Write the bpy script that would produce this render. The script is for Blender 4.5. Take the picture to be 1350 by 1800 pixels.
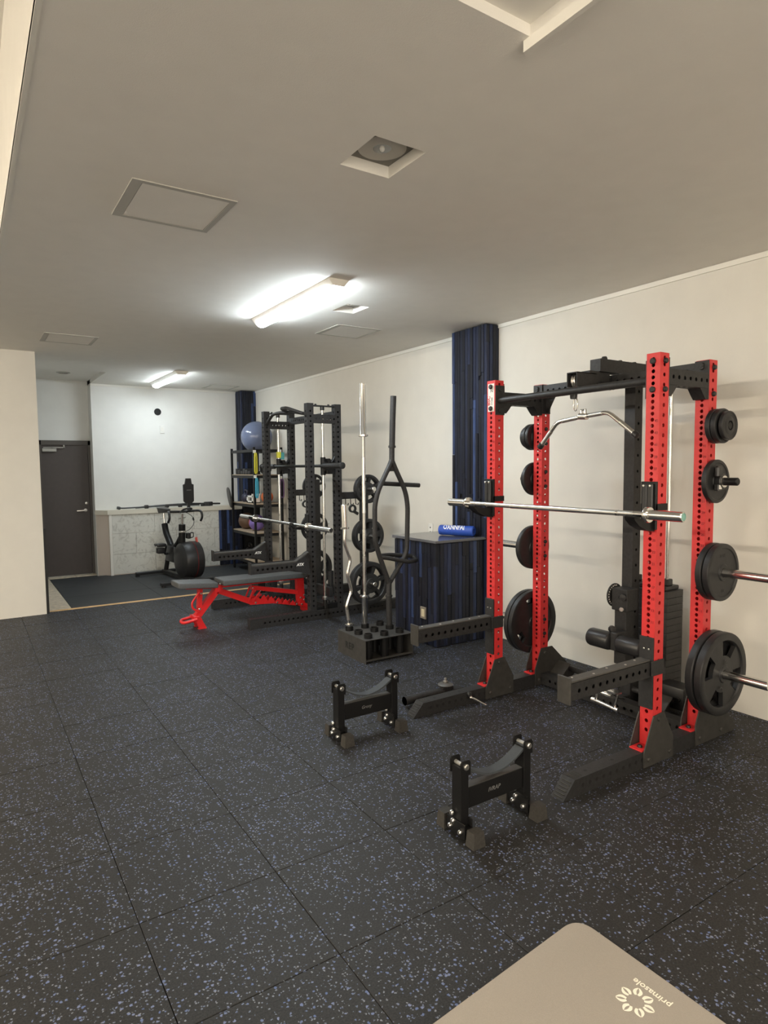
import bpy, bmesh, math, random
from mathutils import Vector, Matrix
random.seed(7)
S = bpy.context.scene
COL = S.collection
for o in list(bpy.data.objects): bpy.data.objects.remove(o, do_unlink=True)
R = math.radians

# ------------------------------------------------------------------ camera
YAW, PITCH, ROLL, CAMZ, FPX = 0.578809402, -0.0705282569, 0.00928513509, 1.54232503, 1123.34286
cam = bpy.data.cameras.new('camera'); camo = bpy.data.objects.new('camera', cam); COL.objects.link(camo)
fw = Vector((math.sin(YAW)*math.cos(PITCH), math.cos(YAW)*math.cos(PITCH), math.sin(PITCH)))
rt = Vector((math.cos(YAW), -math.sin(YAW), 0)); dn = fw.cross(rt)
c_, s_ = math.cos(ROLL), math.sin(ROLL)
rt, dn = c_*rt + s_*dn, -s_*rt + c_*dn
camo.matrix_world = Matrix(((rt.x, -dn.x, -fw.x, 0), (rt.y, -dn.y, -fw.y, 0), (rt.z, -dn.z, -fw.z, CAMZ), (0, 0, 0, 1)))
cam.sensor_fit = 'AUTO'; cam.sensor_width = 36; cam.lens = FPX*36/1800; cam.clip_start = .02
S.camera = camo
# ------------------------------------------------------------------ world, exposure
w = bpy.data.worlds.new('world'); S.world = w; w.use_nodes = True
w.node_tree.nodes['Background'].inputs[0].default_value = (0.9, 0.88, 0.82, 1)
w.node_tree.nodes['Background'].inputs[1].default_value = 0.3
S.view_settings.view_transform = 'Standard'; S.view_settings.look = 'None'
S.view_settings.gamma = 1; S.view_settings.use_curve_mapping = False
S.view_settings.exposure = 1.17
# daylight of the shop front behind the photographer
def area_light(name, loc, rot, sx, sy, power, col):
    l = bpy.data.lights.new(name, 'AREA'); l.shape = 'RECTANGLE'; l.size = sx; l.size_y = sy; l.energy = power; l.color = col
    o = bpy.data.objects.new(name, l); o.location = loc; o.rotation_euler = rot; COL.objects.link(o); return o
DAY = 70
area_light('shopfront_daylight', (-0.6, -2.85, 1.5), (R(90), 0, 0), 4.2, 2.0, DAY, (1.0, 0.88, 0.72))
LAMP_NEAR, LAMP_MID, LAMP_FAR, LAMP_BAY = 34.0, 64.0, 30.0, 170.0

# ------------------------------------------------------------------ materials
def _bsdf(name):
    m = bpy.data.materials.new(name); m.use_nodes = True
    return m, m.node_tree.nodes, m.node_tree.links, m.node_tree.nodes['Principled BSDF']
def mat(name, col, rough=.5, metal=0, noise=0, nscale=40, bump=0, bscale=200, spec=.5, coat=0):
    m, N, L, b = _bsdf(name)
    b.inputs['Base Color'].default_value = (*col, 1); b.inputs['Roughness'].default_value = rough
    b.inputs['Metallic'].default_value = metal; b.inputs['Specular IOR Level'].default_value = spec
    if coat: b.inputs['Coat Weight'].default_value = coat
    g = N.new('ShaderNodeNewGeometry')
    if noise:
        n = N.new('ShaderNodeTexNoise'); n.inputs['Scale'].default_value = nscale; n.inputs['Detail'].default_value = 4
        L.new(g.outputs['Position'], n.inputs['Vector'])
        mr = N.new('ShaderNodeMapRange'); mr.inputs[1].default_value = .3; mr.inputs[2].default_value = .7
        mr.inputs[3].default_value = 1-noise; mr.inputs[4].default_value = 1+noise
        L.new(n.outputs['Fac'], mr.inputs[0])
        mx = N.new('ShaderNodeVectorMath'); mx.operation = 'SCALE'; mx.inputs[0].default_value = col
        L.new(mr.outputs[0], mx.inputs['Scale']); L.new(mx.outputs[0], b.inputs['Base Color'])
    if bump:
        n2 = N.new('ShaderNodeTexNoise'); n2.inputs['Scale'].default_value = bscale; n2.inputs['Detail'].default_value = 3
        L.new(g.outputs['Position'], n2.inputs['Vector'])
        bp = N.new('ShaderNodeBump'); bp.inputs['Strength'].default_value = bump; bp.inputs['Distance'].default_value = .002
        L.new(n2.outputs['Fac'], bp.inputs['Height']); L.new(bp.outputs[0], b.inputs['Normal'])
    return m
def emis(name, col, s):
    m, N, L, b = _bsdf(name)
    b.inputs['Base Color'].default_value = (.9, .9, .9, 1)
    b.inputs['Emission Color'].default_value = (*col, 1); b.inputs['Emission Strength'].default_value = s
    return m
WALL = mat('wall_paint', (.68, .658, .602), .8, noise=.02, nscale=6, bump=.25, bscale=260, spec=.2)
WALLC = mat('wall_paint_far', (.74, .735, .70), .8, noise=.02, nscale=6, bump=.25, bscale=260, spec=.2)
CEIL = mat('ceiling_paint', (.80, .775, .72), .85, noise=.015, nscale=8, bump=.3, bscale=300, spec=.15)
TRIMW = mat('white_trim', (.76, .74, .68), .5)
STEEL = mat('black_powder_coat', (.023, .0225, .023), .5, spec=.36, noise=.25, nscale=60, bump=.15, bscale=900)
STEELB = mat('satin_black_paint', (.008, .008, .0085), .42, spec=.28)
GUSSET = mat('black_laser_cut_plate', (.038, .036, .033), .55, noise=.2, nscale=30, bump=.12, bscale=700)
RED = mat('red_powder_coat', (.60, .030, .032), .42, noise=.06, nscale=50, bump=.08, bscale=900)
REDB = mat('red_bench_paint', (.62, .016, .018), .38)
REDMARK = mat('dark_red_print', (.16, .006, .008), .6)
CHROME = mat('chrome', (.80, .79, .76), .17, 1)
KNURL = mat('knurled_chrome', (.58, .57, .54), .36, 1, bump=.12, bscale=2500)
ZINC = mat('zinc_bolt', (.78, .76, .72), .28, 1)
BOLT = mat('black_bolt', (.012, .012, .012), .38)
RUBBER = mat('plate_rubber', (.017, .017, .018), .46, spec=.42, noise=.2, nscale=25, bump=.1, bscale=500)
IRON = mat('plate_iron', (.030, .030, .030), .5, noise=.25, nscale=30, bump=.2, bscale=600)
FOOTR = mat('moulded_rubber_foot', (.036, .033, .029), .7, noise=.2, nscale=90)
LINER = mat('grey_plastic_liner', (.060, .057, .052), .5, noise=.15, nscale=30)
PLAST = mat('black_plastic', (.018, .018, .019), .4)
VINYL = mat('grey_black_vinyl', (.075, .079, .082), .48, noise=.1, nscale=60, bump=.2, bscale=700)
ROLLER = mat('glossy_black_vinyl', (.020, .020, .021), .36)
STRAPM = mat('strap_webbing', (.040, .046, .052), .75, bump=.4, bscale=900)
WHITE = mat('white_plastic', (.78, .77, .73), .4)
WHITEP = mat('white_print', (.85, .85, .82), .5)
GREYP = mat('grey_print', (.16, .16, .16), .5)
BLACKP = mat('black_print', (.006, .006, .006), .6)
REDP = mat('red_print', (.45, .02, .02), .5)
LABELW = mat('sticker_white', (.78, .74, .70), .45)
DOORM = mat('brown_steel_door', (.062, .050, .046), .5, noise=.05, nscale=20, bump=.1, bscale=500)
DOORF = mat('brown_door_frame', (.070, .060, .052), .45)
ALU = mat('grey_aluminium', (.36, .355, .33), .45, .6)
HGREY = mat('hatch_frame_grey', (.46, .445, .40), .5)
DLG = mat('downlight_plate_grey', (.20, .19, .165), .6)
DLD = mat('downlight_disc', (.55, .53, .47), .55)
WOODS = mat('tan_edging_wood', (.62, .40, .19), .5, noise=.15, nscale=14)
TRAV = mat('travertine', (.55, .47, .36), .5, noise=.22, nscale=18)
SHELFW = mat('shelf_board', (.40, .31, .22), .6, noise=.12, nscale=12)
MATM = mat('greige_foam', (.335, .300, .258), .75, noise=.04, nscale=300, bump=.35, bscale=420, spec=.3)
LOGO = mat('cream_print', (.86, .82, .70), .6)
BLUEP = mat('blue_foam_cover', (.020, .075, .42), .5, noise=.1, nscale=60)
BALLB = mat('grey_blue_ball', (.14, .17, .27), .17, noise=.04, nscale=10)
BALLBR = mat('brown_ball', (.13, .075, .045), .55)
BALLPU = mat('purple_ball', (.20, .14, .44), .5)
BALLRD = mat('red_ball', (.60, .09, .07), .5)
BALLOR = mat('orange_ball', (.60, .14, .04), .5)
YEL = mat('yellow_band', (.66, .62, .05), .5)
CYAN = mat('light_blue_band', (.06, .42, .62), .5)
TEAL = mat('teal_print', (.10, .42, .48), .5)
PURP = mat('purple_band', (.10, .05, .13), .5)
LGREY = mat('light_grey_print', (.55, .56, .56), .5)
NAVY = mat('navy_coating', (.030, .032, .060), .45)
GREENC = mat('green_end_cap', (.20, .42, .36), .4)
CREAM = mat('cream_socket', (.66, .58, .40), .4)
BRASS = mat('old_metal_plate', (.36, .32, .26), .4, .5)
CTOP = mat('cabinet_top_laminate', (.10, .10, .11), .14, spec=.7)
COUNT = mat('counter_board', (.68, .64, .54), .5)
COUNTE = mat('counter_end_board', (.62, .54, .47), .6)
COOL = (0.84, 0.94, 1.0); WARM = (1.0, 0.88, 0.71)
TUBE_MID = emis('lamp_cover_mid', COOL, LAMP_MID)
TUBE_FAR = emis('lamp_cover_far', COOL, LAMP_FAR)
TUBE_NEAR = emis('lamp_cover_near', WARM, LAMP_NEAR)
TUBE_BAY = emis('lamp_cover_bay', WARM, LAMP_BAY)

def rubber_floor():
    m, N, L, b = _bsdf('flecked_rubber_floor')
    g = N.new('ShaderNodeNewGeometry')
    # base
    n = N.new('ShaderNodeTexNoise'); n.inputs['Scale'].default_value = 160; n.inputs['Detail'].default_value = 3
    L.new(g.outputs['Position'], n.inputs['Vector'])
    r0 = N.new('ShaderNodeValToRGB'); r0.color_ramp.elements[0].color = (.011, .011, .011, 1); r0.color_ramp.elements[1].color = (.028, .027, .026, 1)
    r0.color_ramp.elements[0].position = .35; r0.color_ramp.elements[1].position = .7
    L.new(n.outputs['Fac'], r0.inputs[0])
    # distorted position for irregular flecks
    nd = N.new('ShaderNodeTexNoise'); nd.inputs['Scale'].default_value = 140; L.new(g.outputs['Position'], nd.inputs['Vector'])
    sc = N.new('ShaderNodeVectorMath'); sc.operation = 'SCALE'; sc.inputs['Scale'].default_value = .010; L.new(nd.outputs['Color'], sc.inputs[0])
    ad = N.new('ShaderNodeVectorMath'); ad.operation = 'ADD'; L.new(g.outputs['Position'], ad.inputs[0]); L.new(sc.outputs[0], ad.inputs[1])
    prev = r0.outputs[0]
    # density varies slowly
    nb = N.new('ShaderNodeTexNoise'); nb.inputs['Scale'].default_value = 3.0; nb.inputs['Detail'].default_value = 3; L.new(g.outputs['Position'], nb.inputs['Vector'])
    for scale, frac, rad, ca, cb in ((78, .19, .33, (.09, .13, .28), (.18, .21, .34)), (118, .22, .33, (.10, .125, .20), (.22, .23, .26))):
        v = N.new('ShaderNodeTexVoronoi'); v.voronoi_dimensions = '3D'; v.inputs['Scale'].default_value = scale
        L.new(ad.outputs[0], v.inputs['Vector'])
        sp = N.new('ShaderNodeSeparateColor'); L.new(v.outputs['Color'], sp.inputs[0])
        th = N.new('ShaderNodeMapRange'); th.inputs[1].default_value = .3; th.inputs[2].default_value = .7; th.inputs[3].default_value = frac*.55; th.inputs[4].default_value = frac*1.45
        L.new(nb.outputs['Fac'], th.inputs[0])
        lt = N.new('ShaderNodeMath'); lt.operation = 'LESS_THAN'; L.new(sp.outputs[0], lt.inputs[0]); L.new(th.outputs[0], lt.inputs[1])
        d = N.new('ShaderNodeMapRange'); d.inputs[1].default_value = rad+.08; d.inputs[2].default_value = rad-.04; L.new(v.outputs['Distance'], d.inputs[0])
        mu = N.new('ShaderNodeMath'); mu.operation = 'MULTIPLY'; L.new(lt.outputs[0], mu.inputs[0]); L.new(d.outputs[0], mu.inputs[1])
        cm = N.new('ShaderNodeMix'); cm.data_type = 'RGBA'; cm.inputs[6].default_value = (*ca, 1); cm.inputs[7].default_value = (*cb, 1); L.new(sp.outputs[1], cm.inputs[0])
        mx = N.new('ShaderNodeMix'); mx.data_type = 'RGBA'; L.new(mu.outputs[0], mx.inputs[0]); L.new(prev, mx.inputs[6]); L.new(cm.outputs[2], mx.inputs[7])
        prev = mx.outputs[2]
    L.new(prev, b.inputs['Base Color'])
    b.inputs['Roughness'].default_value = .60; b.inputs['Specular IOR Level'].default_value = .36
    bp = N.new('ShaderNodeBump'); bp.inputs['Strength'].default_value = .35; bp.inputs['Distance'].default_value = .0015
    L.new(n.outputs['Fac'], bp.inputs['Height']); L.new(bp.outputs[0], b.inputs['Normal'])
    return m
FLOOR = rubber_floor()
FARMAT = mat('black_rubber_far', (.026, .028, .030), .65, noise=.3, nscale=120, bump=.3, bscale=200)

def plank_mat():
    m, N, L, b = _bsdf('blue_stained_wood')
    oi = N.new('ShaderNodeObjectInfo')
    cr = N.new('ShaderNodeValToRGB'); e = cr.color_ramp
    e.elements[0].position = 0; e.elements[0].color = (.008, .009, .015, 1)
    e.elements[1].position = 1; e.elements[1].color = (.050, .080, .19, 1)
    for p, c in ((.35, (.010, .012, .021)), (.62, (.013, .016, .031)), (.80, (.016, .023, .056)), (.90, (.034, .056, .135))):
        q = e.elements.new(p); q.color = (*c, 1)
    L.new(oi.outputs['Random'], cr.inputs[0])
    g = N.new('ShaderNodeNewGeometry')
    mp = N.new('ShaderNodeMapping'); mp.inputs['Scale'].default_value = (60, 60, 5); L.new(g.outputs['Position'], mp.inputs[0])
    n = N.new('ShaderNodeTexNoise'); n.inputs['Scale'].default_value = 1; n.inputs['Detail'].default_value = 6; n.inputs['Distortion'].default_value = 1.2; L.new(mp.outputs[0], n.inputs['Vector'])
    mr = N.new('ShaderNodeMapRange'); mr.inputs[1].default_value = .3; mr.inputs[2].default_value = .75; mr.inputs[3].default_value = .55; mr.inputs[4].default_value = 1.5; L.new(n.outputs['Fac'], mr.inputs[0])
    mx = N.new('ShaderNodeVectorMath'); mx.operation = 'SCALE'; L.new(cr.outputs[0], mx.inputs[0]); L.new(mr.outputs[0], mx.inputs['Scale'])
    L.new(mx.outputs[0], b.inputs['Base Color']); b.inputs['Roughness'].default_value = .48; b.inputs['Specular IOR Level'].default_value = .34
    bp = N.new('ShaderNodeBump'); bp.inputs['Strength'].default_value = .5; bp.inputs['Distance'].default_value = .003
    L.new(n.outputs['Fac'], bp.inputs['Height']); L.new(bp.outputs[0], b.inputs['Normal'])
    return m
PLANK = plank_mat()
def stone_mat():
    m, N, L, b = _bsdf('veined_stone_panel')
    g = N.new('ShaderNodeNewGeometry')
    n = N.new('ShaderNodeTexNoise'); n.inputs['Scale'].default_value = 11; n.inputs['Detail'].default_value = 10; n.inputs['Distortion'].default_value = 2.2; L.new(g.outputs['Position'], n.inputs['Vector'])
    cr = N.new('ShaderNodeValToRGB'); cr.color_ramp.elements[0].position = .33; cr.color_ramp.elements[0].color = (.50, .49, .44, 1)
    cr.color_ramp.elements[1].position = .50; cr.color_ramp.elements[1].color = (.66, .655, .60, 1); L.new(n.outputs['Fac'], cr.inputs[0])
    L.new(cr.outputs[0], b.inputs['Base Color']); b.inputs['Roughness'].default_value = .45
    return m
STONE = stone_mat()

# ------------------------------------------------------------------ mesh builder
ORG = {}
def _prep(me):
    for p in me.polygons: p.use_smooth = True
    me.set_sharp_from_angle(angle=R(34))
class M:
    def __init__(s): s.v = []; s.f = []
    def add(s, v, f):
        o = len(s.v); s.v += [Vector(p) for p in v]; s.f += [tuple(i+o for i in q) for q in f]; return s
    def quad(s, a, b, c, d): return s.add([a, b, c, d], [(0, 1, 2, 3)])
    def box(s, a, b, bev=0, rot=None):
        (x0, y0, z0), (x1, y1, z1) = a, b
        if bev:
            bm = bmesh.new(); bmesh.ops.create_cube(bm, size=1)
            for q in bm.verts: q.co = Vector(((x0+x1)/2+q.co.x*(x1-x0), (y0+y1)/2+q.co.y*(y1-y0), (z0+z1)/2+q.co.z*(z1-z0)))
            bmesh.ops.bevel(bm, geom=list(bm.edges), offset=bev, segments=2 if bev > .008 else 1, affect='EDGES', profile=.5)
            bm.verts.index_update(); v = [q.co.copy() for q in bm.verts]; f = [[q.index for q in p.verts] for p in bm.faces]; bm.free()
        else:
            v = [Vector(p) for p in ((x0,y0,z0),(x1,y0,z0),(x1,y1,z0),(x0,y1,z0),(x0,y0,z1),(x1,y0,z1),(x1,y1,z1),(x0,y1,z1))]
            f = [(0,3,2,1),(4,5,6,7),(0,1,5,4),(1,2,6,5),(2,3,7,6),(3,0,4,7)]
        if rot is not None:
            c = Vector(((x0+x1)/2, (y0+y1)/2, (z0+z1)/2)); v = [c + rot @ (q-c) for q in v]
        return s.add(v, f)
    def prism(s, poly, ax, a, b):
        # poly: 2D outline in the two other axes (cyclic-safe order kept as x<y<z), extruded on axis ax from a to b
        def P(p, t):
            q = list(p); q.insert(ax, t); return Vector(q)
        n = len(poly); v = [P(p, a) for p in poly] + [P(p, b) for p in poly]
        ar = sum(poly[i][0]*poly[(i+1) % n][1]-poly[(i+1) % n][0]*poly[i][1] for i in range(n))
        if ax == 1: ar = -ar
        if b < a: ar = -ar
        idx = list(range(n)) if ar > 0 else list(range(n))[::-1]
        f = [tuple(n+i for i in idx), tuple(idx[::-1])]
        for k in range(n):
            i, j = idx[k], idx[(k+1) % n]; f.append((i, j, n+j, n+i))
        return s.add(v, f)
    def tube(s, path, r, n=12, cap=True, closed=False):
        P = [Vector(p) for p in path]; m = len(P)
        rr = r if isinstance(r, (list, tuple)) else [r]*m
        T = []
        for i in range(m):
            if closed: t = (P[(i+1) % m]-P[i]).normalized()+(P[i]-P[i-1]).normalized()
            elif i == 0: t = P[1]-P[0]
            elif i == m-1: t = P[-1]-P[-2]
            else: t = (P[i+1]-P[i]).normalized()+(P[i]-P[i-1]).normalized()
            T.append(t.normalized())
        u = Vector((0, 0, 1)) if abs(T[0].z) < .9 else Vector((1, 0, 0))
        u = (u - T[0]*u.dot(T[0])).normalized(); v = []; f = []
        for i in range(m):
            if i: u = (u - T[i]*u.dot(T[i])).normalized()
            w_ = T[i].cross(u)
            for k in range(n):
                a = 2*math.pi*k/n; v.append(P[i]+rr[i]*(math.cos(a)*u+math.sin(a)*w_))
        for i in range(m if closed else m-1):
            j = (i+1) % m
            for k in range(n):
                l = (k+1) % n; f.append((i*n+k, i*n+l, j*n+l, j*n+k))
        if cap and not closed:
            f.append(tuple(range(n))[::-1]); f.append(tuple((m-1)*n+k for k in range(n)))
        return s.add(v, f)
    def cyl(s, a, b, r, n=16): return s.tube([a, b], r, n)
    def lathe(s, prof, o=(0, 0, 0), axis=(0, 0, 1), n=24):
        # prof: (radius, height) list along axis from o
        A = Vector(axis).normalized(); u = Vector((1, 0, 0)) if abs(A.x) < .9 else Vector((0, 1, 0))
        u = (u-A*u.dot(A)).normalized(); w_ = A.cross(u); o = Vector(o); v = []; f = []
        for (r, h) in prof:
            for k in range(n):
                a = 2*math.pi*k/n; v.append(o+A*h+max(r, 1e-5)*(math.cos(a)*u+math.sin(a)*w_))
        for i in range(len(prof)-1):
            for k in range(n):
                l = (k+1) % n; f.append((i*n+k, i*n+l, (i+1)*n+l, (i+1)*n+k))
        if prof[0][0] > 1e-4: f.append(tuple(range(n))[::-1])
        if prof[-1][0] > 1e-4: f.append(tuple((len(prof)-1)*n+k for k in range(n)))
        return s.add(v, f)
    def sphere(s, c, r, n=24, sq=1.0):
        m = n//2
        return s.lathe([(r*math.sin(math.pi*i/m), -r*sq*math.cos(math.pi*i/m)) for i in range(m+1)], c, (0, 0, 1), n)
    def strip(s, O, U, V, L, W, holes, r, depth):
        # a flat wall of a tube with round holes along its middle
        O, U, V = Vector(O), Vector(U), Vector(V); N_ = U.cross(V)
        hs = sorted(holes); mid = W/2
        def pt(a, b, d=0): return O+U*a+V*b-N_*d
        if not hs: return s.quad(pt(0, 0), pt(L, 0), pt(L, W), pt(0, W))
        cuts = []
        for i, h in enumerate(hs):
            lo = h-2.2*r if i == 0 else max(h-2.2*r, (hs[i-1]+h)/2)
            hi = h+2.2*r if i == len(hs)-1 else min(h+2.2*r, (hs[i+1]+h)/2)
            cuts.append((max(lo, 0), min(hi, L)))
        prev = 0
        for h, (lo, hi) in zip(hs, cuts):
            if lo-prev > 1e-5: s.quad(pt(prev, 0), pt(lo, 0), pt(lo, W), pt(prev, W))
            n = 12; ring = []
            for k in range(n):
                a = math.pi/4+2*math.pi*(k+.5)/n - math.pi/4 - math.pi/2+math.pi/2
                ring.append((h+r*math.cos(a), mid+r*math.sin(a)))
            cor = [(hi, W), (lo, W), (lo, 0), (hi, 0)]
            v = [pt(*p) for p in ring]+[pt(*p) for p in cor]+[pt(p[0], p[1], depth) for p in ring]
            f = []
            for q in range(4):
                for k in range(2): f.append((q*3+k, 12+q, q*3+k+1))
                f.append((q*3+2, 12+q, 12+(q+1) % 4, (q*3+3) % 12))
            for k in range(n): f.append((k, (k+1) % n, 16+(k+1) % n, 16+k))
            s.add(v, f); prev = hi
        if L-prev > 1e-5: s.quad(pt(prev, 0), pt(L, 0), pt(L, W), pt(prev, W))
        return s
    def perf(s, o, ax, L, w1, w2, h1, h2, r=.0105, depth=.004, caps=True):
        # hollow perforated tube from corner o along axis ax; h1: holes on faces spanned by (ax, ax+1), h2: on (ax, ax+2)
        E3 = [Vector((1, 0, 0)), Vector((0, 1, 0)), Vector((0, 0, 1))]
        U, A, B = E3[ax], E3[(ax+1) % 3], E3[(ax+2) % 3]; o = Vector(o)
        s.strip(o+B*w2, U, A, L, w1, h1, r, depth)                 # +B face, normal U x A = B
        s.strip(o+A*w1, U, -A, L, w1, h1, r, depth)                # -B face
        s.strip(o+B*w2, U, -B, L, w2, h2, r, depth)                # normal U x -B = A ... placed at -A below
        f = s
        # fix: U x (-B) = A  -> that wall belongs at o+A*w1
        for q in range(0): pass
        return s
    def build(s, name, m, parent=None, org=None, smooth=True):
        me = bpy.data.meshes.new(name)
        if parent is not None: org = ORG[parent.name]
        elif org is None: org = Vector((0, 0, 0))
        org = Vector(org)
        me.from_pydata([p-org for p in s.v], [], s.f); me.update()
        if smooth: _prep(me)
        me.materials.append(m)
        o = bpy.data.objects.new(name, me); COL.objects.link(o)
        if parent is not None: o.parent = parent
        else: o.location = org
        ORG[o.name] = org
        return o
def _perf(s, o, ax, L, w1, w2, h1, h2, r=.0105, depth=.004, caps=True):
    E3 = [Vector((1, 0, 0)), Vector((0, 1, 0)), Vector((0, 0, 1))]
    U, A, B = E3[ax], E3[(ax+1) % 3], E3[(ax+2) % 3]; o = Vector(o)
    s.strip(o+B*w2, U, A, L, w1, h1, r, depth)            # +B wall
    s.strip(o+A*w1, U, -A, L, w1, h1, r, depth)           # -B wall
    s.strip(o+A*w1+B*w2, U, -B, L, w2, h2, r, depth)      # +A wall
    s.strip(o, U, B, L, w2, h2, r, depth)                 # -A wall
    if caps:
        for t in (0, L):
            q = o+U*t; s.quad(q, q+A*w1, q+A*w1+B*w2, q+B*w2)
    return s
M.perf = _perf
def T(name, label, cat, loc, group=None, rz=0):
    o = bpy.data.objects.new(name, None); COL.objects.link(o); o.empty_display_size = .1
    o.location = loc; o.rotation_euler = (0, 0, rz); ORG[o.name] = Vector(loc)
    return tag(o, label, cat, group)
def tag(o, label, cat, group=None):
    o['label'] = label; o['category'] = cat
    if group: o['group'] = group
    return o
def struct(o): o['kind'] = 'structure'; return o
def lab(o, t): o['label'] = t; return o
def copy_tree(o, parent=None):
    c = o.copy(); COL.objects.link(c); c.parent = parent; ORG[c.name] = ORG[o.name]
    for ch in list(o.children): copy_tree(ch, c)
    return c
def fillet(path, r, n=5):
    P = [Vector(p) for p in path]; out = [P[0]]
    for i in range(1, len(P)-1):
        a, b, c = P[i-1], P[i], P[i+1]
        d = min(r, (a-b).length*.48, (c-b).length*.48)
        p, q = b+(a-b).normalized()*d, b+(c-b).normalized()*d
        for k in range(n+1):
            t = k/n; out.append(p*(1-t)**2+b*2*t*(1-t)+q*t*t)
    return out+[P[-1]]
def text(mb, txt, size, o, U, V, depth=.0006, shear=0, bold=0, spacing=1.0):
    # lettering laid on a plane: o = left end of the baseline, U reading direction, V up
    cu = bpy.data.curves.new('lettering', 'FONT'); cu.body = txt; cu.size = size; cu.extrude = depth; cu.shear = shear; cu.offset = bold; cu.space_character = spacing
    cu.resolution_u = 3
    ob = bpy.data.objects.new('lettering', cu); COL.objects.link(ob)
    dg = bpy.context.evaluated_depsgraph_get(); dg.update()
    me = bpy.data.meshes.new_from_object(ob.evaluated_get(dg))
    o, U, V = Vector(o), Vector(U).normalized(), Vector(V).normalized(); N_ = U.cross(V)
    mb.add([o+U*p.co.x+V*p.co.y+N_*p.co.z for p in me.vertices], [tuple(p.vertices) for p in me.polygons])
    bpy.data.objects.remove(ob); bpy.data.curves.remove(cu); bpy.data.meshes.remove(me)
    return mb
def bolt(mb, c, d, r=.012, h=.008, n=12):
    d = Vector(d); return mb.lathe([(r, 0), (r, h*.6), (r*.75, h), (0, h)], c, d, n)

# ================================================================== ROOM
XW, ZC, YB = 3.965, 2.775, 10.05
YP = 7.65                    # face of the white partition on the left
def grid_plane(mb, x0, x1, y0, y1, z, holes, up):
    xs = sorted({x0, x1, *[min(max(h[k], x0), x1) for h in holes for k in (0, 1)]}); ys = sorted({y0, y1, *[min(max(h[k], y0), y1) for h in holes for k in (2, 3)]})
    for i in range(len(xs)-1):
        for j in range(len(ys)-1):
            cx, cy = (xs[i]+xs[i+1])/2, (ys[j]+ys[j+1])/2
            if any(h[0] < cx < h[1] and h[2] < cy < h[3] for h in holes): continue
            q = [(xs[i], ys[j], z), (xs[i+1], ys[j], z), (xs[i+1], ys[j+1], z), (xs[i], ys[j+1], z)]
            mb.quad(*(q if up else q[::-1]))
def recess(mb, h, z0, z1, top=True):
    x0, x1, y0, y1 = h
    mb.quad((x0, y0, z0), (x0, y0, z1), (x1, y0, z1), (x1, y0, z0)); mb.quad((x0, y1, z0), (x1, y1, z0), (x1, y1, z1), (x0, y1, z1))
    mb.quad((x0, y0, z0), (x0, y1, z0), (x0, y1, z1), (x0, y0, z1)); mb.quad((x1, y0, z0), (x1, y0, z1), (x1, y1, z1), (x1, y1, z0))
    if top: mb.quad((x0, y0, z1), (x0, y1, z1), (x1, y1, z1), (x1, y0, z1))
X0, Y0, Y1 = -5.4, -3.0, 10.45
DL = [(1.338, 1.576, 2.085, 2.352), (2.481, 2.673, 4.275, 4.52)]
RA = (-5.2, .212, 1.55, 6.6)           # high bay at the left
RB = (-.6, 1.42, -1.2, 1.381)          # shallow tray above the photographer
RC = (.60, 1.557, 8.82, 10.36)         # low lobby ceiling before the door
mb = M(); grid_plane(mb, X0, XW, Y0, Y1, ZC, DL+[RA, RB, RC], False)
recess(mb, RA, ZC, 3.36); recess(mb, RB, ZC, ZC+.034); recess(mb, RC, ZC, 2.83)
for h in DL: recess(mb, h, ZC, ZC+.05, False)
# roof slab above so that no sky light leaks in
mb.box((X0-.1, Y0-.1, 3.4), (XW+.1, Y1+.1, 3.5))
ceiling = struct(mb.build('ceiling', CEIL, smooth=False))
struct(M().box((XW, Y0, -.05), (XW+.1, Y1, 3.42)).build('wall_right', WALL))
struct(M().box((X0-.1, Y0, -.05), (X0, Y1, 3.42)).build('wall_left', WALL))
mb = M(); mb.box((1.557, YB, -.05), (XW, YB+.5, ZC+.1)); mb.box((.5, 10.3, 1.965), (1.557, 10.5, 3.0)); mb.box((.5, 10.3, -.05), (.905, 10.5, 1.965)); mb.box((1.535, 10.3, -.05), (1.557, 10.5, 1.965))
struct(mb.build('wall_back', WALLC))
struct(M().box((X0, YP, -.05), (.665, 10.45, ZC)).build('wall_front_left', WALL))
mb = M(); mb.box((X0, Y0-.1, -.05), (-2.75, Y0, 3.4)); mb.box((1.55, Y0-.1, -.05), (XW, Y0, 3.4)); mb.box((-2.75, Y0-.1, 2.5), (1.55, Y0, 3.4)); mb.box((-2.75, Y0-.1, -.05), (1.55, Y0, .45))
struct(mb.build('wall_front', WALL))
# trims
struct(M().box((XW-.012, Y0, ZC-.034), (XW, YB, ZC-.002)).build('trim_1', TRIMW))
struct(M().box((1.56, YB-.012, ZC-.034), (XW-.012, YB, ZC-.002)).build('trim_2', TRIMW))
struct(M().box((.212, 1.55, ZC-.004), (.228, 6.6, ZC+.02)).build('trim_3', TRIMW))
rail = M(); rail.prism([(1.418, ZC), (1.418, ZC-.032), (1.434, ZC-.032), (1.434, ZC-.02), (1.440, ZC-.02), (1.440, ZC)], 1, -1.0, 1.405)
struct(rail.build('trim_4', TRIMW))
struct(M().box((.668, YP+.005, 0), (.692, YP+.03, .92)).build('trim_5', BLACKP))

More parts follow.
